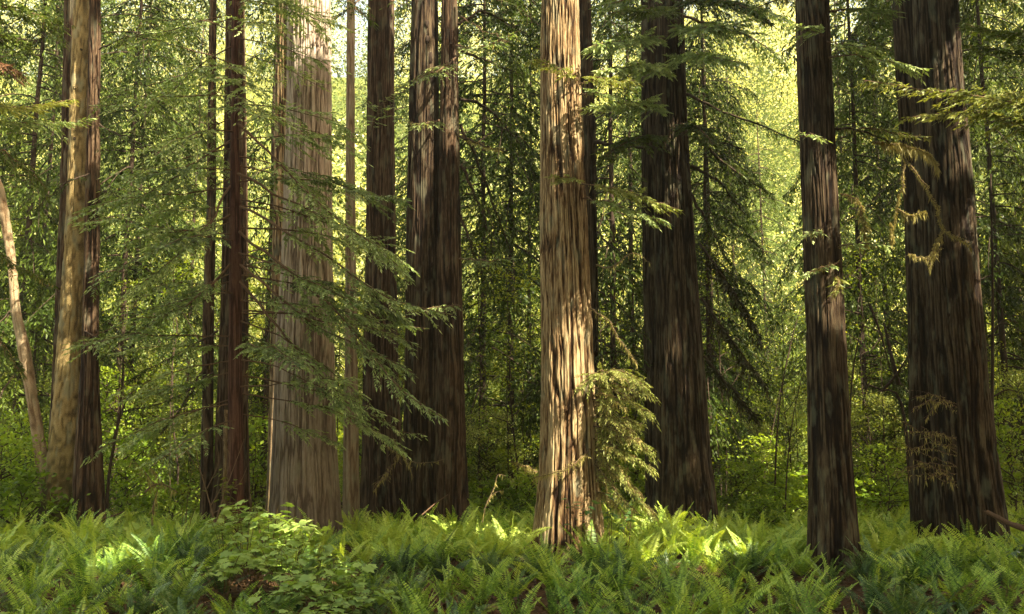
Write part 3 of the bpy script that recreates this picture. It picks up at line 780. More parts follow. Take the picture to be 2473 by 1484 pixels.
for pxs, wd, mt, ms in (([(1990, 560, 21.2), (1965, 558, 20.8), (1940, 566, 20.6)], .3, 'needle', 6), ([(2020, 600, 21.2), (2060, 590, 20.9), (2105, 588, 20.8), (2142, 592, 20.7)], .3, 'needle', 10),
                    ([(2025, 632, 21.2), (1985, 645, 20.8), (1945, 665, 20.6)], .3, 'needle', 14), ([(2010, 660, 21.2), (2030, 680, 20.8), (2010, 715, 20.7)], .15, 'needle_lit', 26),
                    ([(2030, 470, 21.2), (2075, 480, 21), (2088, 540, 20.9), (2085, 610, 20.9)], .15, 'moss', 60),
                    ([(1935, 330, 21.2), (1960, 325, 20.7), (1990, 335, 20.5)], .28, 'needle', 0),
                    ([(1990, 90, 21.2), (1950, 70, 20.7), (1920, 60, 20.5)], .4, 'needle', 0), ([(1995, 100, 21.2), (2050, 110, 20.7), (2120, 118, 20.5)], .45, 'needle', 0),
                    ([(2000, 140, 21.2), (2060, 130, 20.7), (2150, 150, 20.4), (2240, 170, 20.2)], .45, 'needle', 4)):
    bough(X_, pxs, wd * 1.2, mt, r0=.018, moss=ms, tint0=.65, tw=.14, dens=1.3)
bough(X_, [(2018, 312, 21.3), (2080, 313, 21.9), (2150, 345, 22.4), (2200, 402, 22.6)], .12, 'needle_dark', r0=.032, moss=20, wood='dark_wood')
bough(X_, [(2070, 313, 21.9), (2130, 312, 22.2), (2190, 330, 22.4), (2250, 330, 22.5)], .3, 'needle_lit', r0=.02, moss=10, tint0=.7)
bough(X_, [(2110, 345, 22.2), (2190, 352, 22.5), (2244, 372, 22.6), (2268, 410, 22.7)], 0, None, r0=.03, moss=160, moss_len=(.12, .42), wood='dead_twig')
bough(X_, [(2186, 395, 22.6), (2180, 460, 22.6), (2168, 500, 22.6), (2152, 552, 22.6)], 0, None, r0=.022, moss=60, moss_len=(.05, .25), wood='dead_twig')
bough(X_, [(2198, 400, 22.6), (2235, 450, 22.6), (2266, 500, 22.6), (2276, 560, 22.6), (2318, 580, 22.5), (2348, 602, 22.5)], 0, None, r0=.026, moss=110, moss_len=(.04, .22), wood='dead_twig')
bough(X_, [(2168, 505, 22.6), (2190, 520, 22.5), (2212, 520, 22.5), (2240, 512, 22.5)], 0, None, r0=.022, moss=60, moss_len=(.06, .32), wood='dead_twig')
bough(X_, [(2276, 562, 22.6), (2255, 600, 22.5), (2244, 650, 22.5)], .22, 'moss', r0=.02, moss=70, moss_len=(.05, .3), wood='dead_twig', tww=.012)
bough(X_, [(2152, 540, 22.6), (2155, 590, 22.6)], 0, None, r0=.012, moss=40, moss_len=(.1, .3), wood='dead_twig')
bough(X_, [(2276, 600, 22.55), (2230, 625, 22.5), (2190, 612, 22.5)], .2, 'moss', r0=.008, moss=20, wood='dead_twig', tww=.010)
V_ = T['massive']
for k in range(16):
    y0 = R.uniform(930, 1150); e = R.uniform(60, 170); y1 = y0 + R.uniform(-40, 50)
    bough(V_, [(2310, y0 + 25, 23.2), (2310 - e * .5, y0 + R.uniform(-15, 15), 22.7), (2310 - e, y1, R.uniform(22., 22.6))], R.uniform(.2, .5), 'fern_brown' if k % 4 else 'needle', r0=.009, dens=.5, tint0=R.uniform(.1, .5), tw=.10, tww=.011, moss=5, prob=.55, side_wood=.004)
W_ = T['twin']
for pxs, wd, ms in (([(1110, 330, 27.5), (1150, 342, 27), (1190, 362, 26.8), (1216, 366, 26.6)], 0, 40), ([(1112, 400, 27.6), (1145, 460, 27.6), (1180, 560, 27.8), (1200, 660, 28)], .5, 16),
                    ([(1112, 300, 27.6), (1150, 380, 28), (1200, 520, 28.5), (1240, 620, 29)], .7, 16), ([(1112, 520, 27.6), (1140, 600, 27.6), (1180, 700, 27.8)], .4, 16),
                    ([(1110, 240, 27.6), (1170, 250, 28), (1250, 340, 28.6), (1290, 400, 29)], .8, 10), ([(1108, 120, 27.6), (1180, 150, 28), (1250, 180, 28.5)], .8, 10),
                    ([(1108, 60, 27.6), (1160, 20, 28), (1230, 60, 28.5), (1280, 90, 29)], .9, 10)):
    bough(W_, pxs, wd, 'needle_dark' if wd else None, r0=.05, dens=.8, wood='dark_wood', moss=ms, moss_mat='moss_dark' if wd else 'moss', tw=.18, tww=.036, droop=.6)
for pxs, wd in (([(1100, 140, 27.4), (1060, 175, 25), (1010, 190, 24), (960, 210, 23.6)], .55), ([(1100, 110, 27.4), (1150, 120, 25), (1210, 100, 24), (1250, 75, 23.6)], .4),
                ([(1060, 290, 27.6), (1030, 300, 25.5), (980, 295, 25)], .5), ([(1110, 625, 27.4), (1180, 630, 25.5), (1240, 620, 25)], .5), ([(1110, 740, 27.4), (1060, 740, 25.5), (1030, 750, 25)], .35)):
    bough(W_, pxs, wd, 'needle', r0=.03, dens=1., tw=.14, tww=.03, moss=6)
B_ = T['brown']
for pxs, ms in (([(950, 1060, 29.4), (960, 1090, 27), (990, 1110, 26.4), (995, 1155, 26.2)], 20), ([(930, 1075, 29.4), (965, 1100, 27), (1010, 1125, 26.4), (1075, 1110, 26)], 10),
                ([(940, 1130, 29.4), (920, 1160, 27), (905, 1185, 26.6)], 12), ([(960, 1080, 28), (950, 1130, 27), (900, 1180, 26.6)], 6)):
    bough(B_, pxs, .2, 'moss', r0=.012, moss=ms, wood='dead_twig', tww=.009, dens=.4, prob=.5)
for pxs in ([(890, 330, 29.6), (920, 250, 28), (960, 225, 27.5)], [(952, 300, 29.6), (980, 270, 28.5), (1010, 300, 28)]):
    bough(B_, pxs, .5, 'needle', r0=.02)

# trees that stand just outside the frame and reach into it
def side_tree(X, Y, label, boughs, r=.35):
    g = Geo()
    z = np.linspace(-.3, 24, 40)
    g.tube(np.stack([X + 0 * z, Y + 0 * z, z], -1), np.linspace(r, r * .35, 40), 24, .4)
    t = thing('hemlock_tree', (X, Y, 0), label, 'hemlock')
    part('trunk', g, M['dark_bark'], t, True)
    d = dict(root=t)
    for pxs, wd, mt, ms in boughs: bough(d, pxs, wd * 1.1, mt, r0=.03, moss=ms, tint0=.7, tw=.16, tww=.04, dens=1.45)
    return d
side_tree(14.3, 21.8, 'hemlock just beyond the right edge whose sunlit sprays cross the massive redwood', [
    ([(2825, 300, 21.6), (2560, 270, 20), (2400, 235, 19.6), (2250, 215, 19.3), (2085, 195, 19)], .75, 'needle_lit', 20),
    ([(2825, 330, 21.6), (2560, 310, 20), (2420, 280, 19.8), (2300, 262, 19.6), (2180, 285, 19.5)], .7, 'needle_lit', 20),
    ([(2825, 220, 21.6), (2600, 215, 20), (2450, 228, 19.8), (2350, 240, 19.6)], .6, 'needle_lit', 10),
    ([(2825, 400, 21.6), (2600, 380, 20), (2480, 300, 19.8), (2380, 265, 19.7)], .4, 'needle', 10),
    ([(2825, 160, 21.6), (2600, 150, 21), (2450, 130, 22), (2340, 110, 23)], .7, 'needle_dark', 10),
    ([(2825, 60, 21.6), (2600, 60, 21), (2450, 90, 22), (2330, 60, 23)], .8, 'needle_dark', 10)])
side_tree(-13.2, 22, 'dark hemlock just beyond the left edge with boughs in the upper corner', [
    ([(-200, -20, 22), (-60, 5, 21.6), (60, 20, 21.3), (140, 60, 21)], 1.0, 'needle_dark', 10),
    ([(-200, 60, 22), (-60, 70, 21.6), (20, 90, 21.3), (60, 100, 21.2)], .9, 'needle_dark', 10),
    ([(-200, 130, 22), (-60, 130, 21.6), (10, 155, 21.3), (60, 180, 21.2)], .6, 'fern_brown', 14),
    ([(-200, 230, 22), (-60, 250, 23), (60, 262, 24), (180, 240, 24.6)], .6, 'needle_lit', 6),
    ([(-200, 280, 22), (-60, 290, 23), (80, 300, 24), (220, 290, 24.6)], .6, 'needle', 6),
    ([(-200, 330, 22), (-60, 340, 22), (40, 380, 22), (110, 450, 22)], .7, 'needle_dark', 20),
    ([(-200, 480, 22), (-60, 560, 23), (30, 640, 24), (130, 690, 24.6)], .4, 'needle_dark', 20),
    ([(-200, 700, 22), (-60, 760, 22), (10, 830, 22), (50, 900, 22)], .6, 'needle_dark', 30)], .3)
for pxs in ([(140, 60, 25), (110, 90, 24.6), (60, 110, 24.4)], [(240, 120, 25.6), (300, 90, 25), (380, 80, 24.6)], [(160, 700, 26.6), (110, 690, 26), (50, 640, 25.6)], [(240, 300, 25.6), (290, 330, 25), (360, 330, 24.6)],
            [(240, 460, 25.6), (290, 470, 25), (340, 520, 24.6)], [(215, 420, 25.6), (160, 440, 25), (90, 500, 24.6)], [(205, 800, 25.6), (260, 830, 25.2), (320, 900, 25)]):
    bough(T['redR'], pxs, .8, 'needle_dark', r0=.025, wood='dark_wood', dens=.8, tw=.17, tww=.035, moss=8, moss_mat='moss_dark')

# crowns above the frame
for k, (key, rr) in enumerate((('pale', 3.2), ('brown', 2.6), ('twin', 3.2), ('sunlit', 2.6), ('double', 3.), ('straight', 2.4), ('massive', 3.), ('thickL', 2.4), ('redL', 2.4), ('spruce', 2.2), ('redR', 2.2),
                               ('slimL', 1.6), ('behindPale', 2.2), ('thinGrey', 1.6), ('behindSun', 2.2))):
    lf, wd = conifer_crown(24, 31.5, rr, .8, 16, R, scale=2.6, dens=.8)
    t = T[key]['root']; g0 = T[key]['geo'][0]
    xo = float(g0.cx(28.)) - t.location.x
    cr = link('crown', lf.data('crown', M['needle_dark'], off=(-xo, 0, 0)), t)
    link('limbs', wd.data('limbs', M['twig'], off=(-xo, 0, 0)), cr)

# ================================================================== BACKGROUND TREES
GAPS = [(-600, 118, 'left of the mossy spruce'), (118, 505, 'between mossy spruce and slim brown trunk'), (505, 662, 'beside the young feathery redwood'),
        (662, 880, 'behind the broad pale redwood'), (880, 985, 'behind the brown redwood'), (985, 1306, 'between twin redwood and sunlit redwood'),
        (1306, 1570, 'just right of the sunlit redwood'), (1570, 1940, 'between double redwood and straight redwood'),
        (1940, 2200, 'between straight redwood and massive redwood'), (2200, 3200, 'right of the massive redwood')]
def gap(px):
    for a, b, n in GAPS:
        if a <= px < b: return n
    return GAPS[-1][2]
ORD = ['nearest', 'second nearest', 'third nearest', 'fourth nearest', 'fifth nearest', 'sixth nearest', 'seventh nearest', 'eighth nearest', 'ninth nearest', 'tenth nearest']

def copy_tree(o, parent=None):
    c = o.copy(); col.objects.link(c)
    if parent is not None: c.parent = parent
    for ch in o.children: copy_tree(ch, c)
    return c

def background(kind, label, cat, group, variants, spots):
    """spots: (px, Y, variant, scale); label gets the gap and its place in depth"""
    by = {}
    for i, s in enumerate(spots): by.setdefault(gap(s[0]), []).append((s[1], i))
    lab = {}
    for g, l in by.items():
        l.sort()
        for k, (_, i) in enumerate(l):
            lab[i] = f'{ORD[min(k, 9)]} {label} {g}' if len(l) > 1 else f'{label} {g}'
    used = {}
    for i, (px, Y, v, sc) in enumerate(spots):
        x = (px - W0 / 2) / FPX * (Y * CP)
        leaf, wood, trunk, lm, wm = variants[v]
        first = v not in used
        if first:
            t = thing(kind, (0, 0, 0), None, cat, group)
            tk = link('trunk', trunk, t)
            cr = link('crown', leaf, t)
            link('limbs', wood, cr)
            used[v] = t
        else:
            t = copy_tree(used[v])
        t.location = (x, Y, float(hgt(x, Y)) - .1)
        t.rotation_euler = (0, 0, R.uniform(0, 6.28))
        t.scale = (sc, sc, sc)
        tag(t, lab[i], cat, group)

def pole(h, r, mat, lean=.0, n=14, sides=12):
    g = Geo()
    z = np.linspace(-.3, h, n)
    x = lean * z + np.cumsum(R.normal(0, .02, n)); y = np.cumsum(R.normal(0, .02, n))
    g.tube(np.stack([x, y, z], -1), np.linspace(r, r * .2, n), sides, .45)
    return g.data('trunk', mat, True)

CV = []
for k, (h0, h1, L0, L1, nbb, dr, cu, mt) in enumerate(((3.2, 27, 4.2, 2.6, 64, .50, .5, 'needle_dark'), (4., 27, 3.6, 2.2, 56, .60, .7, 'needle_dark'), (3.5, 25, 4.6, 2.8, 60, .45, .3, 'needle_far'), (9.5, 27, 4.4, 3.0, 50, .55, .6, 'needle_dark'))):
    lf, wd = conifer_crown(h0, h1, L0, L1, int(nbb * 1.3), R, droop=dr, scale=1.0, dens=1.2, curtain=cu, width=1.3)
    CV.append((lf.data('crown', M[mt]), wd.data('limbs', M['dark_wood']), pole(28, .14, M['dark_wood']), 0, 0))
background('conifer_tree', 'shaded conifer with drooping boughs,', 'conifer', 'conifers behind the big trunks', CV, [
    (30, 35, 0, 1.0), (-120, 40, 1, 1.), (300, 39, 2, .9), (640, 38, 1, .9), (985, 42, 1, .9), (1165, 36.5, 0, .95), (1275, 43, 1, .9),
    (1485, 34.5, 0, .95), (1535, 41, 1, 1.), (1715, 35, 1, .8), (1730, 42, 0, .8), (2095, 35, 1, .9), (2160, 41, 0, .95), (2440, 33, 0, .9), (2400, 41, 1, 1.), (2560, 38, 2, 1.),
    (1790, 64, 1, 1.), (1862, 60, 2, .85), (280, 35, 3, .9), (1235, 38, 3, 1.), (70, 42, 3, 1.), (2280, 36, 3, 1.), (440, 50, 2, .9), (1010, 52, 2, 1.), (1640, 50, 2, 1.), (2060, 52, 2, 1.), (130, 50, 2, 1.)])

BV = []
for k, (h0, h1, rad, ncl, per, size, mt, tr) in enumerate(((1.5, 13, 3.2, 150, 90, .12, 'leaf', .10), (1., 9, 2.8, 120, 90, .11, 'leaf', .07), (2., 17, 3.6, 170, 90, .14, 'leaf_gold', .13), (.8, 5.5, 2.2, 70, 90, .09, 'leaf_gold', .05))):
    lf, wd = broad_crown(h0, h1, rad, ncl, per, R, size=size * .9, spread=.32, trunk_r=tr)
    BV.append((lf.data('crown', M[mt]), wd.data('limbs', M['dark_wood']), pole(h1 * .55, tr, M['dark_wood']), 0, 0))
background('maple_tree', 'leafy bright green maple', 'maple', 'leafy trees glowing behind the big trunks', BV, [
    (290, 44, 1, .8), (570, 45, 1, .8), (630, 50, 0, 1.), (860, 46, 0, .8), (965, 40, 1, .9),
    (1140, 44, 1, 1.), (1230, 49, 2, .9), (1290, 55, 0, 1.), (1500, 47, 1, .9), (1730, 46, 1, .9), (1830, 50, 3, 1.), (1885, 62, 1, 1.3), (1900, 45, 3, .9), (1780, 40, 3, .8),
    (2060, 40, 3, 1.1), (2130, 46, 0, .9), (2110, 33, 3, .8), (2430, 47, 0, 1.), (2460, 30, 3, .9), (80, 44, 0, 1.), (20, 52, 2, 1.), (-60, 46, 1, 1.), (200, 38, 3, 1.2), (330, 36, 3, 1.),
    (430, 36, 3, .7), (1190, 33, 3, .7), (2500, 42, 2, .9)])

PV = []
for k in range(3):
    h = 6.5 + 1.5 * k
    lf, wd = broad_crown(1.2, h, 1.1 + .2 * k, 26, 40, R, size=.085, spread=.3, trunk_r=.035, top=h)
    PV.append((lf.data('crown', M['leaf']), wd.data('limbs', M['dark_wood']), pole(h * .9, .03, M['dark_wood'], R.normal(0, .06), sides=6), 0, 0))
background('sapling', 'thin sapling with sparse leaves,', 'sapling', 'thin saplings in the undergrowth', PV, [(px_, Y_, i % 3, R.uniform(.7, 1.15)) for i, (px_, Y_) in enumerate((
    (20, 31), (75, 35), (270, 33), (330, 37), (410, 32), (465, 36), (610, 33), (648, 38), (815, 34), (872, 38), (962, 35), (1135, 33), (1180, 38), (1225, 32.5), (1285, 36), (1470, 33), (1530, 38), (1745, 34), (1790, 38), (1850, 35), (1925, 37), (2045, 34), (2090, 38), (2130, 32.5), (2180, 36), (2410, 32), (2445, 36)))])

# understory shrubs
SV = []
for k, (h1, rad, ncl, per, size, mt) in enumerate(((2.6, 1.5, 50, 30, .12, 'under'), (3.6, 1.3, 50, 30, .11, 'under'), (1.7, 1.5, 44, 30, .13, 'under'), (2.4, 1.4, 46, 30, .10, 'leaf'))):
    lf, wd = broad_crown(.15, h1, rad, ncl, per, R, size=size, spread=.26, trunk_r=.02)
    SV.append((lf.data('leaves', M[mt]), wd.data('stems', M['dark_wood'])))
spots = []
for Y0, n in ((31.5, 12), (34.5, 13), (38, 14), (42, 14)):
    for k in range(n):
        px = -60 + 2600 * (k + R.uniform(.2, .8)) / n
        spots.append((px, Y0 + R.uniform(-1, 1.2), int(R.integers(4)), R.uniform(.5, 1.3)))
spots += [(330, 29.5, 0, .8), (430, 30, 2, .9), (1200, 29, 2, .9), (1260, 28.5, 0, .7), (1760, 31, 0, .8), (1890, 30, 2, .9), (2120, 29, 1, .8), (2445, 27.5, 1, .95), (60, 29, 1, .8), (20, 27, 0, .9), (70, 25.5, 2, 1.), (1840, 28.5, 2, .7)]
by = {}
for i, s in enumerate(spots): by.setdefault(gap(s[0]), []).append((s[1], i))
used = {}
for g, l in by.items():
    l.sort()
    for k, (_, i) in enumerate(l):
        px, Y, v, sc = spots[i]
        x = (px - W0 / 2) / FPX * (Y * CP)
        if v not in used:
            t = thing('leafy_shrub', (0, 0, 0), None, 'shrub', 'leafy shrubs behind the ferns')
            link('leaves', SV[v][0], t); link('stems', SV[v][1], t); used[v] = t
        else:
            t = copy_tree(used[v])
        t.location = (x, Y, float(hgt(x, Y)) - .05); t.rotation_euler = (0, 0, R.uniform(0, 6.28)); t.scale = (sc, sc, sc * R.uniform(.9, 1.2))
        tag(t, f'{ORD[min(k, 9)]} low leafy green shrub {g}', 'shrub', 'leafy shrubs behind the ferns')

# far undergrowth and wooded hill: masses
fu = Geo()
for k in range(260):
    Y = R.uniform(43, 74); x = R.uniform(-.62, .62) * Y
    h = float(np.clip(R.lognormal(.75, .6), .7, 8.5)); rad = .7 + .22 * h
    t0 = .5 + R.normal(0, .24)
    for c in range(int(7 + 3 * h)):
        cc = np.array([x, Y, float(hgt(x, Y))]) + np.array([R.normal(0, rad * .7), R.normal(0, rad * .7), h * R.random() ** .7])
        n = int(R.integers(60, 150))
        leaf_quads(fu, cc + R.normal(0, 1, (n, 3)) * np.array([.5, .5, .22]), R, R.uniform(.08, .14), .6, t0 + R.normal(0, .1) + R.normal(0, .06, n))
tag(link('undergrowth', fu.data('undergrowth', M['leaf'])), 'far bright green undergrowth glowing between the trunks', 'undergrowth', kind='stuff')
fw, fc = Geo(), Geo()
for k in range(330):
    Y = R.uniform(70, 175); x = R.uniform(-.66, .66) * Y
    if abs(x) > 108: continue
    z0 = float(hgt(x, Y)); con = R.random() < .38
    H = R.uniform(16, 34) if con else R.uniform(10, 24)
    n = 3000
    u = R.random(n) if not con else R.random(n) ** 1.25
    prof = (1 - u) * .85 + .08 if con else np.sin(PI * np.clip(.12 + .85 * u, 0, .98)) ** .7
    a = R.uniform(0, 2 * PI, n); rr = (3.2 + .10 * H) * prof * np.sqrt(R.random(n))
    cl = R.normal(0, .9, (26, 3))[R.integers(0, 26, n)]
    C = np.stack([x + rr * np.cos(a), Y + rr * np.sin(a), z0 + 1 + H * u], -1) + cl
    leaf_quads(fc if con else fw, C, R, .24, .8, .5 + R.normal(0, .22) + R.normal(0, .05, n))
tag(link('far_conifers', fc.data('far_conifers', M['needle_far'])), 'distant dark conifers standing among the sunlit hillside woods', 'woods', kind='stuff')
tag(link('far_woods', fw.data('far_woods', M['far_leaf_glow'])), 'distant sunlit wooded hillside seen in pale patches between trunks', 'woods', kind='stuff')

# ================================================================== SMALL BARE STEMS AND DEADWOOD
def twigs(name, label, cat, lines, mat, moss=0, moss_mat='moss', moss_len=(.05, .2), leafy=None):
    b = at(*lines[0][0][0])
    t = thing(name, (b[0], b[1], float(hgt(b[0], b[1]))), label, cat)
    for pxs, r in lines:
        P = np.array([at(*q) for q in pxs])
        P2, L = resample(P, 12)
        for _ in range(2): P2[1:-1] = (P2[:-2] + 2 * P2[1:-1] + P2[2:]) / 4
        w = Geo(); w.tube(P2, np.linspace(r, r * .35, 12), 6, .5)
        o = part('stem', w, M[mat], t, True)
        if moss:
            mg = Geo(); hang_moss(mg, P2, R, moss, moss_len, .022); part('moss', mg, M[moss_mat], o, root=t)['kind'] = 'stuff'
        if leafy:
            lg = Geo(); n = int(L * 26)
            q = R.uniform(.25, 1, n); s = np.linspace(0, 1, 12)
            C = np.stack([np.interp(q, s, P2[:, k]) for k in range(3)], -1) + R.normal(0, .22, (n, 3))
            leaf_quads(lg, C, R, .07, .6, .5 + R.normal(0, .15, n)); part('leaves', lg, M[leafy], o, root=t)
    return t
twigs('bare_shrub', 'tangle of bare pinkish twigs at the foot of the young redwood', 'dead shrub', [
    ([(520, 1270, 22.6), (500, 1190, 22.6), (478, 1120, 22.5), (470, 1060, 22.4)], .018), ([(520, 1265, 22.6), (545, 1180, 22.5), (572, 1110, 22.4), (590, 1060, 22.3)], .016),
    ([(510, 1220, 22.6), (545, 1160, 22.5), (560, 1100, 22.4), (530, 1050, 22.4)], .012), ([(500, 1180, 22.6), (530, 1120, 22.5), (520, 1040, 22.4)], .012), ([(540, 1190, 22.5), (580, 1170, 22.4), (600, 1120, 22.4)], .010),
    ([(515, 1240, 22.6), (560, 1215, 22.5), (605, 1205, 22.4)], .010), ([(490, 1150, 22.6), (455, 1100, 22.5), (440, 1050, 22.4)], .010)], 'dead_twig')
twigs('mossy_shrub', 'arched mossy branch on a thin stalk, low between spruce and young redwood', 'mossy branch', [
    ([(368, 1275, 25), (370, 1220, 25), (380, 1185, 25)], .03), ([(350, 1190, 25), (365, 1172, 25), (395, 1168, 25), (430, 1190, 25)], .03), ([(380, 1180, 25), (350, 1140, 25), (320, 1110, 25)], .014),
    ([(395, 1170, 25), (375, 1140, 25), (362, 1125, 25)], .01)], 'dead_twig', 50, moss_len=(.1, .45))
twigs('mossy_twig', 'small sunlit mossy twig standing alone left of the sunlit redwood', 'twig', [
    ([(1165, 1262, 24), (1172, 1220, 24), (1190, 1192, 24), (1216, 1183, 24)], .012), ([(1176, 1214, 24), (1196, 1175, 24), (1200, 1142, 24), (1222, 1150, 24)], .012)], 'dead_twig', 30)
for lab, pxs, r in (('thin bare sapling, leftmost of three stems in the bright gap', [(1826, 1268, 32), (1850, 1120, 32), (1880, 960, 32), (1912, 830, 32)], .03),
                    ('thin upright sapling, middle of three stems in the bright gap', [(1872, 1268, 30), (1872, 1100, 30), (1885, 940, 30), (1915, 800, 30), (1935, 740, 30)], .035),
                    ('thin slanting sapling close to the straight redwood', [(1895, 1270, 29), (1900, 1130, 29), (1915, 1000, 29), (1940, 900, 29)], .028)):
    twigs('sapling', lab, 'sapling', [(pxs, r)], 'dark_wood', 10, 'moss_dark', leafy='leaf')
twigs('sapling', 'dark curved sapling stem arching beside the straight redwood', 'sapling', [([(2056, 1250, 27), (2050, 1000, 27), (2062, 860, 27), (2085, 760, 27), (2118, 722, 27), (2150, 760, 27)], .035),
    ([(2100, 735, 27), (2125, 800, 27), (2150, 890, 27)], .04)], 'dark_wood', 16, 'moss_dark')
twigs('mossy_snag', 'black mossy broken snag left of the massive redwood', 'snag', [([(2205, 1250, 26), (2190, 1050, 26), (2170, 930, 26), (2120, 945, 25.8)], .07), ([(2170, 930, 26), (2150, 850, 26), (2135, 780, 26)], .07),
    ([(2135, 940, 25.9), (2165, 905, 25.9), (2200, 850, 25.8)], .04)], 'dark_wood', 60, 'moss_dark', (.1, .35))
twigs('slender_tree', 'thin black dead stem right of the massive redwood', 'dead tree', [([(2392, 1260, 27), (2396, 1000, 27), (2398, 700, 27), (2392, 420, 27)], .06), ([(2396, 960, 27), (2430, 940, 27), (2473, 950, 27)], .03), ([(2397, 800, 27), (2425, 770, 27), (2460, 780, 27)], .03)], 'dark_wood', 30, 'moss_dark')
twigs('slender_tree', 'thin dark stem just right of the mossy spruce group', 'dead tree', [([(256, 1265, 26), (262, 1140, 26), (290, 1000, 26), (300, 850, 26)], .05), ([(275, 1060, 26), (305, 960, 26), (340, 930, 26)], .03),
    ([(300, 850, 26), (285, 800, 26), (262, 780, 26)], .06)], 'dark_wood', 40, 'moss_dark')
def log(name, label, a, b, r, mat):
    A, B = at(*a), at(*b)
    t = thing(name, (A[0], A[1], 0), label, 'fallen branch')
    P, L = resample(np.array([A, (A + B) / 2 + R.normal(0, .03, 3), B]), 16)
    g = Geo(); g.tube(P, np.linspace(r * .6, r, 16) * R.uniform(.85, 1.1, 16), 9, .5)
    g.mesh(np.array([P[0], *(P[0] + R.normal(0, r * .4, (3, 3)))]), None, [[0, 1, 2], [0, 2, 3]])
    part('stick', g, M[mat], t, True)
log('fallen_log', 'fallen brown log poking from the ferns at the right edge', (2382, 1236, 21), (2500, 1285, 20.4), .075, 'twig')
log('fallen_branch', 'thin pale stick leaning at the foot of the twin redwood', (1082, 1195, 26), (1018, 1245, 25.6), .02, 'twig')
log('fallen_branch', 'thin stick lying on the undergrowth right of the spruce', (300, 1236, 25), (245, 1254, 24.8), .025, 'twig')

# ================================================================== FERNS
def frond_geo(L, lift, arch, n, wide, rng, curl=0., ragged=0., twist=0.):
    """one frond growing from the origin towards +x"""
    g = Geo()
    m = 16
    s = np.linspace(0, 1, m)
    ang = lift - arch * s ** 1.4
    dx = np.cos(ang) * L / (m - 1); dz = np.sin(ang) * L / (m - 1)
    P = np.stack([np.cumsum(dx) - dx[0], np.cumsum(rng.normal(0, .004, m)) + curl * s ** 2 * L, np.cumsum(dz) - dz[0]], -1)
    g.tube(P, np.linspace(.006, .002, m), 3, .35)
    q = np.linspace(.10, .99, n)
    T_ = norm(np.gradient(P, axis=0))
    for sg in (-1, 1):
        B = np.stack([np.interp(q, s, P[:, k]) for k in range(3)], -1)
        Tn = norm(np.stack([np.interp(q, s, T_[:, k]) for k in range(3)], -1))
        sd0 = norm(np.cross(Tn, [0, 0, 1.]) + np.array([0, 1e-4, 0])); nr0 = norm(np.cross(sd0, Tn))
        tw_ = (twist * np.clip(q * 1.6, 0, 1))[:, None]
        side = (sd0 * np.cos(tw_) + nr0 * np.sin(tw_)) * sg
        nrm = norm(np.cross(side, Tn) * sg)
        pl = wide * np.clip(np.minimum(.55 + 2.2 * q, 1.), 0, 1) * np.clip((1.02 - q) * 1.9, .06, 1) ** .75
        pl = pl * rng.uniform(.85, 1.1, n)
        if ragged: pl = pl * (rng.random(n) > ragged)
        D = norm(side + Tn * rng.uniform(.10, .35, n)[:, None] + nrm * rng.normal(-.12, .16, n)[:, None])
        w = np.full(n, L * .9 / n * .92)
        tip = B + D * pl[:, None] - np.array([0, 0, 1.]) * (pl * .10)[:, None]
        md = B + (tip - B) * .35
        c = norm(np.cross(nrm, D))
        Q = np.stack([B, md + c * w[:, None] * .55, tip, md - c * w[:, None] * .45], 1)
        g.quads(Q, .42 + .25 * q + rng.normal(0, .13, n))
    return g

FR, FB = [], []
rf = np.random.default_rng(5)
for k in range(12):
    FR.append(frond_geo(rf.uniform(.95, 1.25), math.radians(rf.uniform(64, 88)), math.radians(rf.uniform(10, 68)), 31, rf.uniform(.12, .16), rf, rf.uniform(-.15, .15), 0., (-1) ** k * math.radians(rf.uniform(15, 75))))
for k in range(4):
    FB.append(frond_geo(rf.uniform(.75, 1.), math.radians(rf.uniform(20, 70)), math.radians(rf.uniform(50, 100)), 40, .10, rf, rf.uniform(-.2, .2), .25))
FRm = {k: [g.data('frond', M[k]) for g in FR] for k in ('fern', 'fern_bright', 'fern_dark')}
FBm = [g.data('dead_frond', M['fern_brown']) for g in FB]
# whole-plant meshes for the ferns too far off to show their fronds apart
FARV = []
def rotz(a):
    c, s_ = math.cos(a), math.sin(a); return np.array([[c, -s_, 0], [s_, c, 0], [0, 0, 1.]])
def roty(a):
    c, s_ = math.cos(a), math.sin(a); return np.array([[c, 0, s_], [0, 1, 0], [-s_, 0, c]])
for v in range(6):
    g = Geo(); nf = int(rf.integers(11, 17)); off = rf.uniform(0, 6)
    for k in range(nf):
        g.add(FR[int(rf.integers(12))], rotz(off + k * 2.4 + rf.normal(0, .2)) @ roty(rf.uniform(-.1, .55)) * rf.uniform(.75, 1.1), dt=rf.normal(0, .14))
    FARV.append(g.data('fern', M[('fern', 'fern_bright', 'fern_dark')[v % 3]]))
    FARV[-1]['geo'] = v
    if v == 0: FARG = []
    FARG.append(g)

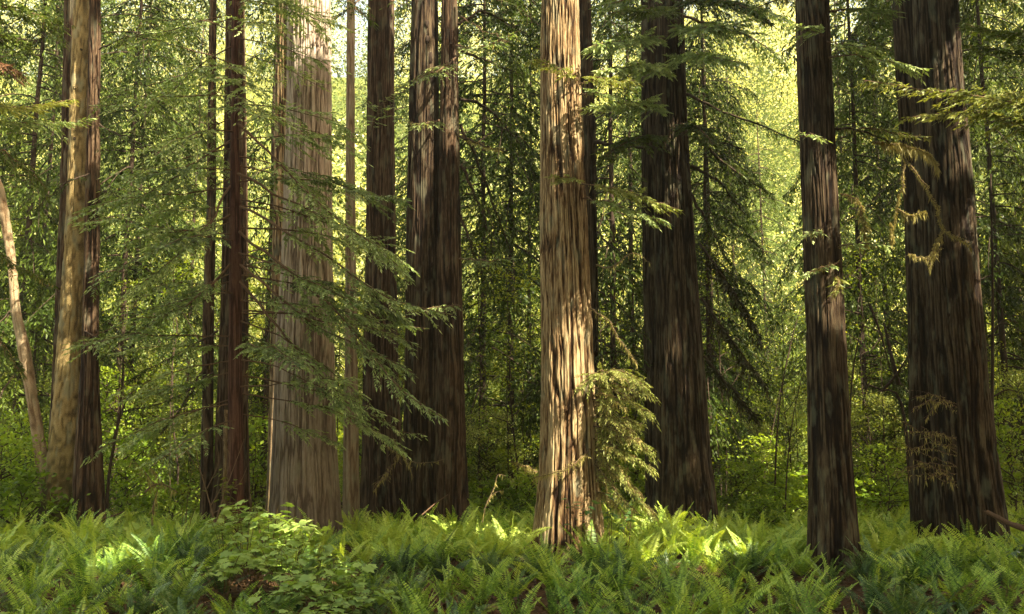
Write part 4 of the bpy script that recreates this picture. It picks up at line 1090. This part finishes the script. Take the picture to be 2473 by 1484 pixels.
COLS = [(-400, 240, 'mossy spruce'), (240, 480, 'arched mossy branch'), (480, 640, 'young redwood'), (640, 830, 'broad pale redwood'), (830, 965, 'brown redwood'), (965, 1135, 'twin redwood'),
        (1135, 1290, 'lone mossy twig'), (1290, 1470, 'sunlit redwood'), (1470, 1740, 'dark double redwood'), (1740, 1945, 'three thin saplings'), (1945, 2085, 'straight dark redwood'),
        (2085, 2210, 'black mossy snag'), (2210, 2420, 'massive redwood'), (2420, 3000, 'fallen log')]
def colname(px):
    for a, b, n in COLS:
        if a <= px < b: return n
ROWS = [(0, 13.6, 'front'), (13.6, 16.6, 'second'), (16.6, 20.2, 'middle'), (20.2, 60, 'back')]
def rowname(Y):
    for a, b, n in ROWS:
        if a <= Y < b: return n
NTH = ['first', 'second', 'third', 'fourth', 'fifth', 'sixth', 'seventh', 'eighth', 'ninth', 'tenth', 'eleventh', 'twelfth', 'thirteenth', 'fourteenth', 'fifteenth', 'sixteenth', 'seventeenth', 'eighteenth', 'nineteenth', 'twentieth'] + ['twenty-' + q for q in ('first', 'second', 'third', 'fourth', 'fifth', 'sixth')]

trunk_keep = [(float(t['geo'][0].cx(0.)), t['geo'][0].Y, float(t['geo'][0].rad(0.))) for t in T.values()]
for t in (T['twin'], T['double'], T['massive']): trunk_keep.append((float(t['geo'][1].cx(0.)), t['geo'][1].Y, float(t['geo'][1].rad(0.))))
thim = [(560, 20.6, 1.25), (610, 20.0, 1.55), (665, 19.4, 1.6), (720, 18.6, 1.4), (640, 18.2, 1.15), (700, 17.2, 1.05), (770, 17.6, 1.1), (820, 16.6, .95), (760, 16., .9), (690, 15.4, .75), (840, 15., .8), (780, 14.4, .65),
        (560, 17.4, .85), (880, 15.8, .75), (50, 13.4, .35), (140, 13.0, .3), (235, 14.4, .45), (290, 12.9, .3), (30, 15.4, .4), (900, 13.6, .5), (820, 13.2, .45), (355, 13.4, .3), (180, 13.9, .35)]
tx = [((px - W0 / 2) / FPX * Y, Y) for px, Y, h in thim]
pts = []
Y = 9.6
while Y < 33:
    step = .68 + .010 * Y
    half = .56 * Y
    x = -half + R.uniform(0, step)
    while x < half:
        px_, py_ = x + R.normal(0, .22), Y + R.normal(0, .26)
        ok = all((px_ - a) ** 2 + (py_ - b) ** 2 > (r + .22) ** 2 for a, b, r in trunk_keep)
        if any((px_ - a) ** 2 + (py_ - b) ** 2 < .45 ** 2 for a, b in tx): ok = False
        if ok: pts.append((px_, py_))
        x += step
    Y += step * .86
pts.sort(key=lambda p: p[1])
def in_view(p):
    q = to_px((p[0], p[1], .9)); return -60 < q[0] < 2533 and q[1] < 1640
pts = [p for p in pts if in_view(p)]
near = pts[:300]; far = pts[300:]
cells = {}
for i, p in enumerate(near):
    q = to_px((p[0], p[1], .5))
    cells.setdefault((rowname(p[1]), colname(q[0])), []).append((q[0], i))
flab = {}
for (rw, cn), l in cells.items():
    l.sort()
    for k, (_, i) in enumerate(l): flab[i] = (f'{NTH[k]} ' if len(l) > 1 else '', f'from left in the {rw} rows before {cn}' if len(l) > 1 else f'in the {rw} rows before the {cn}')
far_proto = {}
for i, (x, y) in enumerate(near):
    size = R.uniform(.55, .98) * (1.0 if y > 15 else .95)
    nbrown = int(R.choice([0, 1, 2, 3, 6], p=[.15, .2, .25, .25, .15])) if y < 19 else 0
    adj = 'tall' if size > .85 else ('small' if size < .63 else 'green')
    word = 'half withered' if nbrown >= 5 else adj
    lab = f'{flab[i][0]}{word} sword fern {flab[i][1]}'
    z = float(hgt(x, y)) - .02
    if y < 19.5:
        t = thing('sword_fern', (x, y, z), lab, 'fern', 'sword ferns carpeting the forest floor', R.uniform(0, 6.28), size)
        nf = int(R.integers(8, 14)); hue = ('fern', 'fern_bright', 'fern_dark')[int(R.choice(3, p=[.42, .28, .30]))]
        spread = R.uniform(.12, .55)
        for k in range(nf):
            o = link('frond', FRm[hue][int(R.integers(12))], t)
            sc = R.uniform(.7, 1.1); o.scale = (sc, sc, sc)
            o.rotation_euler = (R.normal(0, .12), R.uniform(-.12, spread), k * 2.399 + R.normal(0, .25))
        for k in range(nbrown):
            o = link('dead_frond', FBm[int(R.integers(4))], t)
            o['label'] = 'withered brown frond'
            o.rotation_euler = (R.normal(0, .3), R.uniform(-.3, .3), R.uniform(0, 6.28))
    else:
        o = link('sword_fern', FARV[int(R.integers(6))])
        tag(o, lab, 'fern', 'sword ferns carpeting the forest floor')
        o.location = (x, y, z); o.rotation_euler = (0, 0, R.uniform(0, 6.28)); o.scale = (size, size, size)
if far:
    g = Geo()
    for x, y in far:
        g.add(FARG[int(R.integers(6))], rotz(R.uniform(0, 6.28)) * R.uniform(.72, 1.16), (x, y, float(hgt(x, y)) - .02), dt=R.normal(0, .15))
    tag(link('fern_undergrowth', g.data('fern_undergrowth', M['fern'])), 'farthest mass of ferns among the trunk feet', 'ferns', kind='stuff')
# forest-floor litter between the ferns
lt = Geo(); n = 26000
yy = R.uniform(9.5, 30, n); xx = R.uniform(-.56, .56, n) * yy
C = np.stack([xx, yy, hgt(xx, yy) + R.random(n) ** 2 * .16 + .01], -1)
leaf_quads(lt, C, R, .08, .5, .4 + R.normal(0, .2, n))
tag(link('leaf_litter', lt.data('leaf_litter', M['litter'])), 'brown leaf litter lying under the ferns', 'leaf litter', kind='stuff')

# ================================================================== THIMBLEBERRY, OVAL-LEAVED SHRUB
def leaf_template(kind):
    if kind == 'palm':
        ang = np.radians([180, 150, 128, 100, 78, 52, 27, 0, -27, -52, -78, -100, -128, -150])
        r = np.array([.12, .55, .62, .80, .62, .95, .70, 1.08, .70, .95, .62, .80, .62, .55])
    else:
        ang = np.arange(12) * 2 * PI / 12
        r = 1 / np.sqrt((np.cos(ang) / 1.) ** 2 + (np.sin(ang) / .55) ** 2); r[0] = 1.2
    V = np.stack([r * np.cos(ang) + (.15 if kind == 'palm' else 0.), r * np.sin(ang), -.16 * r ** 2], -1)
    n = len(V)
    V = np.concatenate([V, [[0, 0, .03]]])
    k = np.arange(n)
    return V, np.stack([k, (k + 1) % n, np.full(n, n)], -1)
PALM, OVAL = leaf_template('palm'), leaf_template('oval')
def put_leaf(g, tpl, c, size, az, pitch, roll, tint):
    A = rotz(az) @ roty(pitch)
    cr, sr = math.cos(roll), math.sin(roll)
    A = A @ np.array([[1, 0, 0], [0, cr, -sr], [0, sr, cr]]) * size
    g.mesh(tpl[0] @ A.T + c, None, tpl[1], tint)
def leafy_plant(name, label, cat, group, x, y, h, nst, mat, tpl, size, rng, per=7, spread=.5):
    z0 = float(hgt(x, y))
    t = thing(name, (x, y, z0), label, cat, group)
    st, lf = Geo(), Geo()
    for k in range(nst):
        az = rng.uniform(0, 6.28); out = rng.uniform(.1, spread)
        hh = h * rng.uniform(.72, 1.)
        P = np.array([[x + rng.normal(0, .06), y + rng.normal(0, .06), z0 - .05], [x + out * .4 * math.cos(az), y + out * .4 * math.sin(az), z0 + hh * .55], [x + out * math.cos(az), y + out * math.sin(az), z0 + hh]])
        P, L = resample(P, 8); st.tube(P, np.linspace(.008, .004, 8), 4)
        for j in range(per):
            q = rng.uniform(.45, 1.) ** .6
            b = np.array([np.interp(q, np.linspace(0, 1, 8), P[:, i]) for i in range(3)])
            a2 = rng.uniform(0, 6.28); pl = rng.uniform(.06, .20)
            c = b + np.array([pl * math.cos(a2), pl * math.sin(a2), rng.uniform(.01, .07)])
            st.tube(np.array([b, (b + c) / 2 + np.array([0, 0, .01]), c]), .003, 3)
            put_leaf(lf, tpl, c, size * rng.uniform(.6, 1.2), a2, rng.normal(.22, .22), rng.normal(0, .28), .5 + rng.normal(0, .16))
    part('stems', st, M['stem'], t); part('leaves', lf, M[mat], t)
    return t
lb = {}
for i, (px, Y, h) in enumerate(thim):
    x = (px - W0 / 2) / FPX * Y
    if px < 420:
        order = sorted([q for q in thim if q[0] < 420], key=lambda q: q[0]); k = order.index((px, Y, h))
        lab = f'{NTH[k]} small broad leaved plant from the left along the lower left edge'
    else:
        order = sorted([q for q in thim if q[0] >= 420], key=lambda q: -q[1]); k = order.index((px, Y, h))
        lab = f'{NTH[k]} thimbleberry bush from the back in the pale broad leaved thicket'
    big = h > .6
    leafy_plant('thimbleberry_shrub', lab, 'shrub', 'thimbleberry plants among the ferns', x, Y, h, 9 if big else 5, 'thimble', PALM, .125 if big else .10, R, per=8 if big else 5, spread=.6 if big else .4)
for px, Y, h, lab in ((1400, 22.6, 1.75, 'dark oval leaved shrub before the foot of the sunlit redwood, left one'), (1465, 22.4, 1.9, 'tallest oval leaved shrub, directly right of the sunlit redwood foot'), (1510, 22.6, 1.6, 'oval leaved shrub under the sunlit mossy sprays, right one'),
                      (2450, 18.5, .9, 'low round leaved plant in front of the fallen log')):
    leafy_plant('oval_leaved_shrub', lab, 'shrub', 'oval leaved shrubs', (px - W0 / 2) / FPX * Y, Y, h, 4, 'salal', OVAL, .085, R, per=7, spread=.35)
for px, Y, h, lab in ((555, 23., 1.75, 'slim pale leaved sapling before the foot of the young redwood'), (460, 23.2, 1.6, 'slim pale leaved sapling left of the bare pinkish twigs')):
    leafy_plant('leafy_sapling', lab, 'sapling', None, (px - W0 / 2) / FPX * Y, Y, h + .5, 4, 'leaf', OVAL, .07, R, per=10, spread=.5)

# ================================================================== UNSEEN TREES ADDED TO SHADE THE GROVE
for i, (x, y, rc, h0, h1, lab) in enumerate(((16.5, 6, 7., 11, 46, 'nearest tall redwood right of the camera'), (25, 11, 7., 10, 44, 'second tall redwood off to the right'), (33, 17, 7., 10, 42, 'third tall redwood far off to the right'),
        (10, -4, 7., 10, 44, 'tall redwood behind the camera on the right'), (21, -5, 7., 12, 46, 'tall redwood well behind the camera to the right'), (32, 3, 7., 12, 46, 'tall redwood far to the right behind the camera'), (1, -8, 6.5, 14, 44, 'tall redwood straight behind the camera'), (19.5, 15.5, 6., 16, 46, 'tall redwood off the right edge of the fern bed'), (9.5, 7, 5.5, 15, 46, 'tall redwood close to the camera on the right'), (29, 23, 7., 12, 46, 'tall redwood beyond the right edge behind the grove'), (40, 25, 7., 12, 46, 'tall redwood far beyond the right edge'), (21.5, 23.5, 6., 17, 46, 'tall redwood beyond the massive redwood'))):
    t = thing('redwood_tree', (x, y, 0), lab + ', unseen, added for shade', 'redwood')
    g = Geo(); z = np.linspace(-.3, h1 + 2, 30); g.tube(np.stack([x + 0 * z, y + 0 * z, z], -1), np.linspace(.8, .1, 30), 20, .4)
    part('trunk', g, M['red_bark'], t, True)
    n = 40000
    u = R.random(n)
    a = R.uniform(0, 2 * PI, n); rr = rc * np.clip(1.15 - .75 * u, .2, 1) * np.sqrt(R.random(n))
    nbh = 90
    layer = np.round(u * nbh) / nbh
    C = np.stack([x + rr * np.cos(a), y + rr * np.sin(a), h0 + (h1 - h0) * (.35 * u + .65 * layer) - .12 * rr], -1)
    inside = (np.abs(C[:, 0]) < .56 * C[:, 1] + 1) & (C[:, 2] < CAM_Z + .5 * C[:, 1] + .8) & (C[:, 1] > 0)
    keep = ~open_to_sun(C) & ~inside & (C[:, 1] + C[:, 2] * .595 < 46)  # added crowns cut open wherever a sun patch is wanted
    if y < 0: keep &= R.random(len(C)) < .38
    C = C[keep]
    lg = Geo(); leaf_quads(lg, C, R, .44, .5, .5 + R.normal(0, .15, len(C)))
    cr = part('crown', lg, M['needle_dark'], t)
    w = Geo()
    for k in range(40):
        h = R.uniform(h0, h1); aa = R.uniform(0, 6.28); L = rc * (1.1 - .7 * (h - h0) / (h1 - h0))
        B = curve((x, y, h), (math.cos(aa), math.sin(aa), 0), L, .12, 6)
        if open_to_sun(np.repeat(resample(B, 40)[0], 3, 0)).any() or ((np.abs(B[:, 0]) < .56 * B[:, 1] + 1) & (B[:, 2] < CAM_Z + .5 * B[:, 1] + .8)).any(): continue
        w.tube(B, np.linspace(.09, .02, 6), 4)
    part('limbs', w, M['twig'], cr, root=t)

# unseen maples added behind the camera to block low skylight
for k, (x, y, sc) in enumerate(((-30, -12, 1.5), (-22, -16, 1.6), (-14, -18, 1.5), (-6, -19, 1.6), (2, -20, 1.5), (10, -20, 1.6), (18, -18, 1.5), (27, -15, 1.6), (36, -10, 1.5), (-34, -2, 1.5), (-27, -6, 1.4), (-10, -14, 1.2), (6, -15, 1.2), (22, -13, 1.2))):
    t = copy_tree(next(o for o in col.objects if o.name == 'maple_tree'))
    t.location = (x, y, 0); t.rotation_euler = (0, 0, k * 1.3); t.scale = (sc * 2.1, sc * 2.1, sc * 2.2)
    tag(t, 'unseen leafy maple added behind the camera to block low skylight', 'maple', 'unseen maples added behind the camera')

# ================================================================== AIR
hz = Geo()
x0, x1, y0, y1, z0, z1 = -114., 114., -64., 194., -2., 104.
V = np.array([[x, y, z] for z in (z0, z1) for y in (y0, y1) for x in (x0, x1)])
hz.mesh(V, [[0, 2, 3, 1], [4, 5, 7, 6], [0, 1, 5, 4], [2, 6, 7, 3], [0, 4, 6, 2], [1, 3, 7, 5]])
hm, nt, out = newmat('haze')
pv = nt.nodes.new('ShaderNodeVolumePrincipled')
pv.inputs['Color'].default_value = (1., .95, .72, 1)
pv.inputs['Density'].default_value = .0006
pv.inputs['Anisotropy'].default_value = .2
nt.links.new(pv.outputs[0], out.inputs['Volume'])
tag(link('haze', hz.data('haze', hm)), 'thin pale sunlit air between the far trees', 'haze', kind='stuff')
